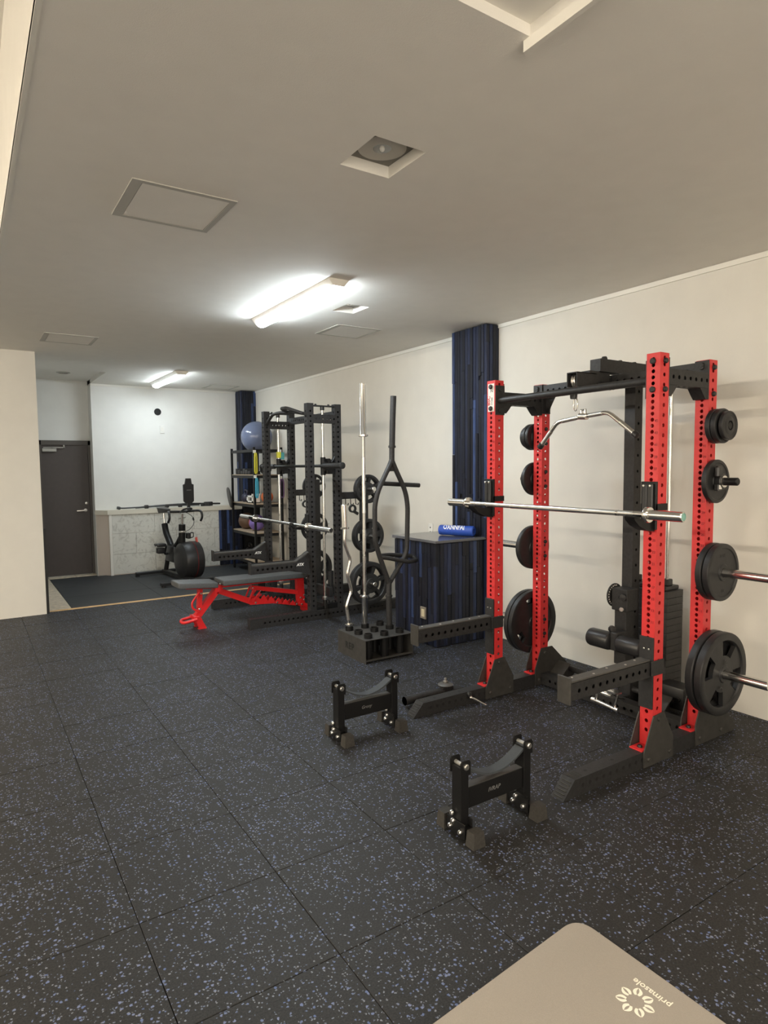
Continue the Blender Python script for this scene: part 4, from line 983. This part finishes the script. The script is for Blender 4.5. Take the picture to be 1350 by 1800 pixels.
# carriages and smith bar
SZ = 1.558
for y in (AY, BY):
    cgy = y+.035; q = M(); q.tube([(3.03, cgy, 1.465), (3.03, cgy, 1.645)], .026, 16); q.box((3.03, cgy-.03, 1.50), (3.13, cgy+.03, 1.60), .004); q.box((3.04, cgy-.012, 1.595), (3.10, cgy+.012, 1.63), .004)
    q.tube(fillet([(3.10, cgy, 1.56), (3.15, cgy, 1.62), (3.185, cgy, 1.69), (3.212, cgy, 1.668)], .02), .017, 10); q.box((3.05, cgy-.045, 1.475), (3.14, cgy+.045, 1.515), .004); q.cyl((3.075, cgy-.05, 1.61), (3.075, cgy+.05, 1.61), .022, 12); q.build('carriage', STEELB, sr)
q = M(); q.cyl((3.005, 5.70, SZ), (3.005, 6.92, SZ), .0145, 14); q.build('smith_bar', CHROME, sr).data.materials[0] = STEELB
for y0, y1 in ((5.70, 5.305), (6.90, 7.30)):
    s_ = 1 if y1 > y0 else -1; q = M(); q.lathe([(.014, 0), (.027, .004), (.027, abs(y1-y0)-.03), (.024, abs(y1-y0)-.028)], (3.005, y0, SZ), (0, s_, 0), 20); q.build('smith_sleeve', STEEL, sr)
    M().lathe([(.024, 0), (.032, .002), (.032, .024), (.024, .028)], (3.005, y1-s_*.03, SZ), (0, s_, 0), 20).build('sleeve_cap', PLAST, sr)
M().box((3.008, BY+.008, 1.655), (3.052, BY+.06, 1.725), .006).build('yellow_tag', YEL, sr)
for y, s_ in ((AY, -1), (BY+AW, 1)):
    for z in (.325, .825, 1.315):
        M().lathe([(.024, 0), (.024, .175), (.020, .18), (0, .18)], (SX+.035, y, z), (0, s_, 0), 20).build('storage_peg', CHROME, sr)
q = M(); q.tube([(3.22, 5.98, .24), (3.22, 5.98, .44)], .032, 14, cap=False); q.tube([(3.22, 5.98, .44), (3.22, 5.98, .24)], .027, 14, cap=False); q.box((3.19, 5.94, .22), (3.25, 6.02, .24)); q.box((3.14, 5.96, .25), (3.20, 6.0, .30)); q.box((3.10, AY+AW, .20), (3.14, 6.1, .30), .004); q.build('bar_tube', STEEL, sr)
q = M(); q.box((3.03, AY+.002, .10), (3.16, AY+.068, .155), .004); bolt(q, (3.06, AY+.03, .155), (0, 0, 1), .02, .03); bolt(q, (3.13, AY+.03, .155), (0, 0, 1), .016, .02); q.box((2.90, AY+.01, .10), (3.0, AY+.06, .13), .003); q.build('band_peg_block', STEELB, sr)
GA, GB = 'weight plates on the near side of the black rack', 'weight plates on the far side of the black rack'
px_ = SX+.035
plate('grip_small', (px_, AY-.02, 1.315), 'black grip plate on the top near peg of the black rack, inner one', GA, 10)
plate('grip_small', (px_, AY-.058, 1.315), 'black grip plate on the top near peg of the black rack, outer one', GA, 10)
plate('grip_mid', (px_, AY-.022, .825), 'mid-size grip plate on the middle near peg of the black rack, inner one', GA, 30)
plate('grip_mid', (px_, AY-.064, .825), 'mid-size grip plate on the middle near peg of the black rack, outer one', GA, 30)
plate('grip_large', (px_, AY-.026, .325), 'large grip plate low on the near side of the black rack, inner one', GA, 15)
plate('grip_large', (px_, AY-.076, .325), 'large grip plate low on the near side of the black rack, outer one', GA, 15)
yb_ = BY+AW
plate('grip_small', (px_, yb_+.02, 1.315), 'black grip plate on the top far peg of the black rack, seen behind its upright', GB, 10)
plate('grip_mid', (px_, yb_+.022, .825), 'mid-size grip plate on the middle far peg, behind the chrome barbell', GB, 25)
plate('grip_large', (px_, yb_+.026, .325), 'large grip plate on the low far peg of the black rack, inner one', GB, 0)
plate('grip_large', (px_, yb_+.076, .325), 'large grip plate on the low far peg of the black rack, outer one', GB, 22)
barbell(2.72, .978, 5.03, 7.25, 5.485, 6.815, .025, .0145, 'chrome barbell racked across the front of the black rack', CHROME, PLAST)
for (xx, y, lb_) in ((3.33, AY, 'black clamp collar hanging on the near hook rail of the black rack'), (3.33, BY, 'black clamp collar hanging on the far hook rail of the black rack')):
    t = T('barbell_collar', lb_, 'collar', (xx, y-.03, 1.11), 'collars on the black rack'); q = M(); q.lathe([(.026, 0), (.042, 0), (.042, .025), (.026, .025), (.026, 0)], (xx, y-.018, 1.115), (0, -1, 0), 20); q.f = [f_ for f_ in q.f if len(f_) == 4]; q.build('clamp_ring', PLAST, t)
    M().box((xx+.015, y-.04, 1.055), (xx+.07, y-.022, 1.085), .003, Matrix.Rotation(R(30), 3, 'Y')).build('lever', PLAST, t)

# ------------------------------------------------------------------ red bench
bn = T('weight_bench', 'red adjustable weight bench with dark grey vinyl pads in front of the black rack', 'bench', (2.3, 6.11, 0))
def slab(name, x0, x1, zt0, zt1, th, y0=5.985, y1=6.255, m=VINYL):
    bm = bmesh.new(); bmesh.ops.create_cube(bm, size=1)
    for q in bm.verts:
        q.co = Vector((x0 if q.co.x < 0 else x1, y0 if q.co.y < 0 else y1, (zt0 if q.co.x < 0 else zt1)-(th if q.co.z < 0 else 0)))
    bmesh.ops.bevel(bm, geom=list(bm.edges), offset=.016, segments=3, affect='EDGES', profile=.6)
    bm.verts.index_update(); s = M(); s.add([q.co.copy() for q in bm.verts], [tuple(q.index for q in p.verts) for p in bm.faces]); bm.free(); return s.build(name, m, bn)
slab('seat_pad', 1.615, 1.998, .474, .444, .055)
slab('back_pad', 2.045, 2.955, .456, .448, .055)
yc = 6.12
q = M(); q.box((1.70, yc-.07, .388), (1.98, yc+.07, .41), .003, Matrix.Rotation(R(4.5), 3, 'Y')); q.build('seat_rail', REDB, bn)
q = M(); q.box((2.06, yc-.06, .375), (2.93, yc-.02, .400), .003); q.box((2.06, yc+.02, .375), (2.93, yc+.06, .400), .003); q.build('back_rail', REDB, bn)
def bar(name, a, b, th, y0, y1, m=REDB):
    a, b = Vector(a), Vector(b); d = (b-a).normalized(); n_ = Vector((-d.y, d.x))*th/2
    s = M(); s.prism([tuple(a-n_), tuple(b-n_), tuple(b+n_), tuple(a+n_)], 1, y0, y1); return s.build(name, m, bn)
bar('front_leg', (2.030, .365), (1.795, .085), .058, yc-.035, yc+.035)
bar('main_beam', (2.02, .350), (2.37, .190), .056, yc-.035, yc+.035)
q = M(); q.prism([(2.005, .33), (2.075, .335), (2.06, .40), (2.025, .40)], 1, yc-.045, yc+.045); q.build('hinge_bracket', REDB, bn)
for y0 in (yc-.046, yc+.038):
    s = M(); top = []
    for k in range(6):
        x = 2.46+k*.080; z = .238-.024*k
        top += [(x, z-.03), (x+.018, z-.005), (x+.040, z+.012), (x+.062, z-.026)]
    s.prism([(2.345, .166), (2.60, .150), (2.84, .098), (2.93, .075), (3.024, .012), (3.036, .075), (2.95, .115)]+top[::-1]+[(2.42, .24), (2.36, .225)], 1, y0, y0+.008); s.build('ladder_plate', REDB, bn)
bar('support_bar', (2.375, .335), (2.945, .215), .042, yc-.025, yc+.025)
bar('rear_post', (2.915, .385), (2.925, .105), .078, yc-.03, yc+.03)
q = M(); q.box((2.985, 5.98, .0), (3.04, 6.26, .045), .004); q.build('rear_foot', REDB, bn)
for y0 in (yc-.06, yc+.052): bar('brace_bar', (2.325, .20), (2.385, .335), .014, y0, y0+.008); bar('brace_bar', (2.372, .20), (2.45, .29), .014, y0, y0+.008)
q = M()
for k in range(3): q.tube([(2.46+k*.17, yc-.036, .225-.04*k), (2.52+k*.17, yc+.036, .225-.04*k)], .012, 8)
q.build('ladder_rung', STEELB, bn)
bar('seat_adjuster', (1.855, .375), (1.842, .185), .038, yc-.03, yc+.03)
q = M(); q.tube(fillet([(1.84, yc-.045, .36), (1.76, yc-.045, .26), (1.765, yc-.045, .20), (1.83, yc-.045, .165)], .04), .010, 10); q.build('adjuster_loop', REDB, bn)
q = M(); q.prism([(1.768, .125), (1.838, .110), (1.855, .07), (1.885, .012), (1.885, 0), (1.810, 0), (1.815, .012)], 1, 6.045, 6.07); q.prism([(1.768, .125), (1.838, .110), (1.855, .07), (1.885, .012), (1.885, 0), (1.810, 0), (1.815, .012)], 1, 6.17, 6.195); q.box((1.77, 6.05, .085), (1.83, 6.19, .125), .004); q.box((1.808, 6.04, 0), (1.888, 6.075, .008)); q.box((1.808, 6.165, 0), (1.888, 6.20, .008)); q.build('front_foot', REDB, bn)
q = M(); q.tube(fillet([(1.79, 6.02, .105), (1.665, 6.02, .085), (1.655, 6.09, .085), (1.68, 6.16, .088), (1.79, 6.16, .105)], .05), .015, 12); q.build('drag_handle', REDB, bn)
q = M()
for (x, z) in ((1.852, .340), (1.835, .190), (1.808, .105)): bolt(q, (x, yc-.047, z), (0, -1, 0), .011, .008)
for (x, z) in ((2.040, .412), (2.378, .334), (2.405, .180), (2.64, .155), (2.86, .110), (2.918, .100), (2.905, .172), (2.945, .196), (2.945, .146)): bolt(q, (x, yc-.047, z), (0, -1, 0), .010, .008)
q.build('frame_bolt', ZINC, bn)

# ------------------------------------------------------------------ spin bike (built along -y, turned a little)
bc = Vector((2.43, 9.14, 0)); th_ = R(6)
bk = T('exercise_bike', 'black spin bike with drop handlebar and covered flywheel on the far mats', 'exercise bike', bc, None, th_)
def W(x, y, z): return bc+Vector((x, y, z))
q = M(); q.box(W(-.40, .44, .018), W(.18, .50, .062), .008); q.box(W(-.40, .45, 0), W(-.35, .49, .018)); q.box(W(.12, .45, 0), W(.17, .49, .018)); q.build('rear_foot', PLAST, bk)
q = M(); q.box(W(-.44, -.66, .018), W(.28, -.60, .062), .008); q.box(W(-.42, -.66, 0), W(-.38, -.60, .02)); q.box(W(.2, -.66, 0), W(.24, -.60, .02)); q.build('front_foot', PLAST, bk)
q = M(); q.box(W(-.035, -.60, .035), W(.035, .44, .075), .005); q.tube([W(0, .36, .07), W(0, .20, .42)], .032, 12); q.tube([W(0, -.30, .07), W(0, -.32, .30)], .03, 12); q.build('base_frame', PLAST, bk)
q = M(); q.tube(fillet([W(0, .36, .745), W(0, .31, .62), W(0, .12, .44)], .12), [.044]*8, 16); q.build('seat_tube', STEELB, bk)
q = M(); q.tube([W(0, -.30, .78), W(0, -.28, .55), W(0, -.27, .35)], [.045, .045, .05], 16); q.build('head_tube', STEELB, bk)
q = M(); q.tube(fillet([W(0, -.26, .60), W(0, -.10, .47), W(0, .10, .42), W(0, .20, .40)], .1), .04, 14); q.build('frame_bridge', STEELB, bk)
M().lathe([(.047, 0), (.05, .006), (.05, .022), (.047, .026)], W(0, -.30, .665), (0, .05, 1), 18).build('clamp_band', ZINC, bk)
q = M(); q.lathe([(0, -.125), (.12, -.125), (.19, -.110), (.235, -.085), (.252, -.05), (.255, .12), (.250, .155), (.235, .165), (0, .165)], W(.04, -.33, .285), (1, 0, 0), 40); fw_ = q.build('flywheel_cover', PLAST, bk)
M().lathe([(.2562, 0), (.2562, .008)], W(.10, -.33, .285), (1, 0, 0), 40).build('red_stripe', REDMARK, fw_)
M().prism([(bc.y-.40, .53), (bc.y-.34, .545), (bc.y-.33, .59), (bc.y-.36, .555), (bc.y-.375, .60), (bc.y-.39, .56)], 0, bc.x+.165, bc.x+.18).build('red_cover_tab', BALLRD, bk)
q = M(); q.box(W(-.055, -.10, .22), W(.055, .24, .46), .03); q.build('gear_cover', PLAST, bk)
M().cyl(W(0, .36, .74), W(0, .38, .90), .016, 12).build('seat_post', CHROME, bk)
q = M(); q.cyl(W(-.0, -.30, .78), W(0, -.315, .93), .018, 12); q.tube([W(-.05, -.30, .86), W(.05, -.30, .875)], .008, 8); q.build('handlebar_post', CHROME, bk)
q = M(); q.add(*(lambda P: (P, [(0, 1, 2, 3, 4, 5), (11, 10, 9, 8, 7, 6)]+[(i, 6+i, 6+(i+1) % 6, (i+1) % 6) for i in range(6)]))([W(*p) for p in ((-.02, .16, .965), (.02, .16, .965), (.075, .42, .975), (.07, .47, .985), (-.07, .47, .985), (-.075, .42, .975))]+[W(*p) for p in ((-.015, .17, .925), (.015, .17, .925), (.06, .41, .90), (.05, .46, .90), (-.05, .46, .90), (-.06, .41, .90))])); q.build('saddle', PLAST, bk)
q = M()
for s_ in (-1, 1): q.tube(fillet([W(0, -.32, .955), W(s_*.20, -.33, .965), W(s_*.225, -.43, .962), W(s_*.228, -.46, .88), W(s_*.228, -.40, .825)], .05), .016, 12)
q.build('drop_handlebar', PLAST, bk)
q = M(); q.tube(fillet([W(-.04, -.36, .95), W(-.06, -.52, 1.0), W(0, -.60, 1.02), W(.06, -.52, 1.0), W(.04, -.36, .95)], .05), .013, 10); q.build('aero_bar', PLAST, bk)
sn = M(); sn.prism([(bc.x+.035, 1.07), (bc.x+.12, 1.07), (bc.x+.15, 1.10), (bc.x+.152, 1.325), (bc.x+.125, 1.335), (bc.x+.115, 1.41), (bc.x+.045, 1.41), (bc.x+.03, 1.335), (bc.x+.005, 1.325), (bc.x+.007, 1.10)], 1, bc.y-.375, bc.y-.352); sn.box(W(.06, -.37, .96), W(.10, -.34, 1.09), .004); so = sn.build('console', PLAST, bk)
M().box(W(.05, -.3765, 1.245), W(.115, -.3752, 1.256)).build('console_mark', GREYP, so)
q = M(); q.tube([W(0, .12, .34), W(-.10, .12, .34)], .016, 10); q.tube([W(-.10, .12, .34), W(-.10, .05, .46)], .012, 10); q.tube([W(.09, .12, .34), W(.09, .19, .22)], .012, 10); q.build('crank', STEELB, bk)
q = M(); q.box(W(-.25, -.02, .455), W(-.12, .12, .50), .010); q.box(W(-.235, .0, .36), W(-.13, .10, .44), .014); pdl = q.build('pedal', PLAST, bk); M().box(W(.10, .14, .20), W(.20, .25, .24), .008).build('pedal', PLAST, bk)
M().tube([W(-.255, -.005, .47), W(-.255, .05, .455), W(-.255, .105, .47)], .006, 8).build('toe_clip', ZINC, pdl)
q = M(); q.tube(fillet([W(.06, -.33, .94), W(.14, -.36, .88), W(.16, -.34, .78), W(.10, -.31, .70), W(.05, -.30, .68)], .08), .004, 8); q.lathe([(.012, 0), (.012, .04), (0, .04)], W(.135, -.36, .87), (.2, 0, -1), 10); q.build('sensor_cable', PLAST, bk)
q = M(); q.box(W(.05, -.36, .58), W(.10, -.28, .66), .008); q.tube(fillet([W(.10, -.34, .66), W(.14, -.34, .66), W(.14, -.34, .60), W(.10, -.34, .59)], .01), .007, 8); q.build('bottle_cage', PLAST, bk)
# ------------------------------------------------------------------ poles on the counter
pr = T('folded_pole_set', 'black folded exercise poles lying along the counter top behind the bike', 'poles', (2.55, 9.95, .952))
M().tube(fillet([(1.86, 9.93, .975), (1.92, 9.93, .972), (2.30, 9.94, .978), (2.62, 9.94, .985), (3.05, 9.95, .975)], .05), .011, 10).build('lower_pole', PLAST, pr)
M().tube(fillet([(2.10, 9.98, .968), (2.5, 9.97, .99), (2.9, 9.96, 1.0), (3.38, 9.95, .985)], .05), .013, 10).build('upper_pole', PLAST, pr)
q = M()
for x in (2.25, 2.55, 2.75, 3.1, 3.2): q.box((x-.03, 9.925, .953), (x+.03, 9.975, 1.005), .01)
q.lathe([(.02, -.02), (.024, 0), (.02, .03), (0, .032)], (1.86, 9.93, .976), (-1, 0, .25), 12); q.box((3.12, 9.93, .955), (3.26, 9.97, 1.02), .012); q.build('pole_joint', PLAST, pr)

# ------------------------------------------------------------------ shelf rack in the corner and what it holds
sh = T('shelf_rack', 'black steel shelf rack in the far corner before the blue column', 'shelf', (3.67, 9.1, 0))
x0, x1, y0, y1 = 3.45, 3.87, 8.65, 9.55
for x in (x0, x1):
    for y in (y0, y1): M().box((x-.015, y-.015, 0), (x+.015, y+.015, 1.84), .002).build('post', STEELB, sh)
for z in (1.79, 1.415, .995, .575, .16):
    q = M()
    for y in (y0, y1): q.box((x0+.015, y-.010, z-.02), (x1-.015, y+.010, z+.02))
    for x in (x0, x1): q.box((x-.010, y0+.015, z-.02), (x+.010, y1-.015, z+.02))
    q.build('shelf_frame', STEELB, sh)
    if z < 1.7: M().box((x0-.008, y0-.008, z+.0205), (x1+.008, y1+.008, z+.033), .002).build('shelf_board', SHELFW, sh)
for (x, z) in ((3.452, 1.775), (3.455, 1.42), (3.845, 1.785), (3.85, 1.40)):
    q = M(); q.box((x-.022, 8.625, z-.02), (x+.022, 8.636, z+.022), .003); q.tube([(x, 8.626, z-.012), (x, 8.598, z-.016), (x, 8.592, z+.004)], .006, 8); q.build('white_hook', WHITE, sh)
bz = 2.005
bl = tag(M().sphere((3.66, 9.05, bz), .232, 40).build('exercise_ball', BALLB, org=(3.66, 9.05, bz-.232)), 'grey-blue exercise ball on top of the corner shelf', 'ball')
def item(name, mb, m, org, label, cat, group=None): return tag(mb.build(name, m, org=org), label, cat, group)
item('medicine_ball', M().sphere((3.60, 9.38, .733), .125, 28), BALLBR, (3.60, 9.38, .608), 'brown medicine ball on the lower shelf of the corner rack', 'ball')
pb_ = T('medicine_ball', 'purple medicine ball with a red panel on the lower shelf beside the brown one', 'ball', (3.62, 9.02, .608))
M().sphere((3.62, 9.02, .728), .120, 28).build('ball_body', BALLPU, pb_)
q = M(); c0 = Vector((3.62, 9.02, .728)); cm_ = Vector((-.75, .60, .25)).normalized(); q.lathe([(.1205*math.sin(R(a)), .1205*math.cos(R(a))) for a in (0, 8, 16, 24, 32, 38)], c0, cm_, 24); q.f = [f_ for f_ in q.f if len(f_) == 4]; q.build('red_panel', BALLRD, pb_)
item('orange_ball', M().sphere((3.70, 8.80, 1.118), .09, 24), BALLOR, (3.70, 8.80, 1.028), 'small orange ball on the middle shelf of the corner rack', 'ball')
def kettlebell(c, r, m, label):
    t = T('kettlebell', label, 'kettlebell', c, 'kettlebells on the corner shelf'); x, y, z = c
    M().lathe([(r*.62, 0)]+[(r*math.cos(R(a)), r*.8+r*math.sin(R(a))) for a in range(-50, 91, 14)]+[(0, r*1.8)], c, (0, 0, 1), 22).build('bell', m, t)
    M().tube(fillet([(x, y-r*.55, z+r*1.45), (x, y-r*.75, z+r*2.35), (x, y+r*.75, z+r*2.35), (x, y+r*.55, z+r*1.45)], r*.5), r*.2, 10).build('handle', m, t)
kettlebell((3.60, 9.38, 1.028), .075, NAVY, 'navy kettlebell on the middle shelf near the left post')
kettlebell((3.62, 9.30, .193), .085, STEELB, 'black kettlebell on the bottom shelf, the left one')
kettlebell((3.66, 9.02, .193), .085, STEELB, 'black kettlebell on the bottom shelf, the right one')
wb = T('white_strap_box', 'white open plastic box on the middle shelf of the corner rack', 'box', (3.55, 8.97, 1.028)); q = M()
q.box((3.50, 8.86, 1.028), (3.62, 9.10, 1.04)); q.box((3.50, 8.86, 1.028), (3.506, 9.10, 1.06)); q.box((3.50, 8.86, 1.115), (3.506, 9.10, 1.135)); q.box((3.614, 8.86, 1.028), (3.62, 9.10, 1.135)); q.box((3.50, 8.86, 1.028), (3.62, 8.90, 1.165)); q.box((3.50, 9.06, 1.028), (3.62, 9.10, 1.135)); q.build('shell', WHITE, wb); M().box((3.52, 8.92, 1.042), (3.60, 9.04, 1.10), .01).build('contents', PLAST, wb)
item('balance_board', M().lathe([(0, -.015), (.15, -.015), (.165, 0), (.15, .015), (0, .015)], (3.415, 9.60, 1.09), (.9, -.2, .15), 28), LINER, (3.415, 9.60, .95), 'grey round board leaning beside the left post of the shelf', 'board')
q = M()
for k in range(6): q.box((3.49, 8.93+k*.10, 1.449), (3.66, 9.02+k*.10, 1.50+.018*(k % 3)), .012)
item('ankle_weight_row', q, PLAST, (3.58, 9.2, 1.449), 'black ankle weights piled on the second shelf of the corner rack', 'weights')
q = M(); q.lathe([(.028, -.04), (.075, -.04), (.082, -.03), (.082, .03), (.075, .04), (.028, .04), (.028, -.04)], (3.66, 8.74, 1.531), (0, 1, .0), 26); q.f = [f_ for f_ in q.f if len(f_) == 4]
item('foam_ring', q, STEELB, (3.66, 8.74, 1.449), 'black ring-shaped roller standing on the second shelf', 'roller')
item('black_pouch', M().box((3.80, 8.565, 1.45), (3.90, 8.625, 1.64), .02), STEELB, (3.85, 8.60, 1.45), 'black pouch hanging at the right post of the corner shelf', 'pouch')
def band(name, x, z0, z1, m, label, wide=.030, y=8.605):
    t = T(name, label, 'resistance band', (x, y, z0), 'resistance bands on the shelf hooks'); q = M()
    for s_ in (-1, 1): q.tube(fillet([(x+s_*wide*.2, y, z1), (x+s_*wide*.45, y-.004, z1-.05), (x+s_*wide*.5, y, z0+.03), (x+s_*wide*.15, y, z0)], .03), [.012]*14 if False else .012, 8)
    q.build('band_loop', m, t); M().box((x-.010, y-.012, z1-.012), (x+.010, y+.004, z1+.006), .002).build('band_top', m, t); return t
band('resistance_band', 3.458, 1.462, 1.755, YEL, 'yellow resistance band hanging on the left shelf post')
band('resistance_band', 3.466, 1.115, 1.400, CYAN, 'light blue resistance band hanging below the yellow one')
band('resistance_band', 3.853, 1.105, 1.380, PURP, 'dark purple resistance band hanging on the right shelf post', .055)
tb2 = T('band_package', 'teal and white package hanging on the right shelf post', 'package', (3.86, 8.60, 1.64)); M().box((3.835, 8.592, 1.645), (3.895, 8.606, 1.765), .003).build('card', TEAL, tb2); M().box((3.835, 8.590, 1.645), (3.895, 8.5915, 1.662)).build('white_edge', WHITEP, tb2)
bx2 = T('storage_box', 'dark box with light lettering on the floor seen under the bench through the rack', 'box', (3.02, 7.35, 0)); M().box((2.90, 7.25, 0), (3.16, 7.45, .20), .006).build('box_body', PLAST, bx2); tx = M(); text(tx, 'ATX', .07, (2.93, 7.2495, .05), (1, 0, 0), (0, 0, 1), bold=.002); tx.build('lettering', LGREY, bx2, smooth=False)
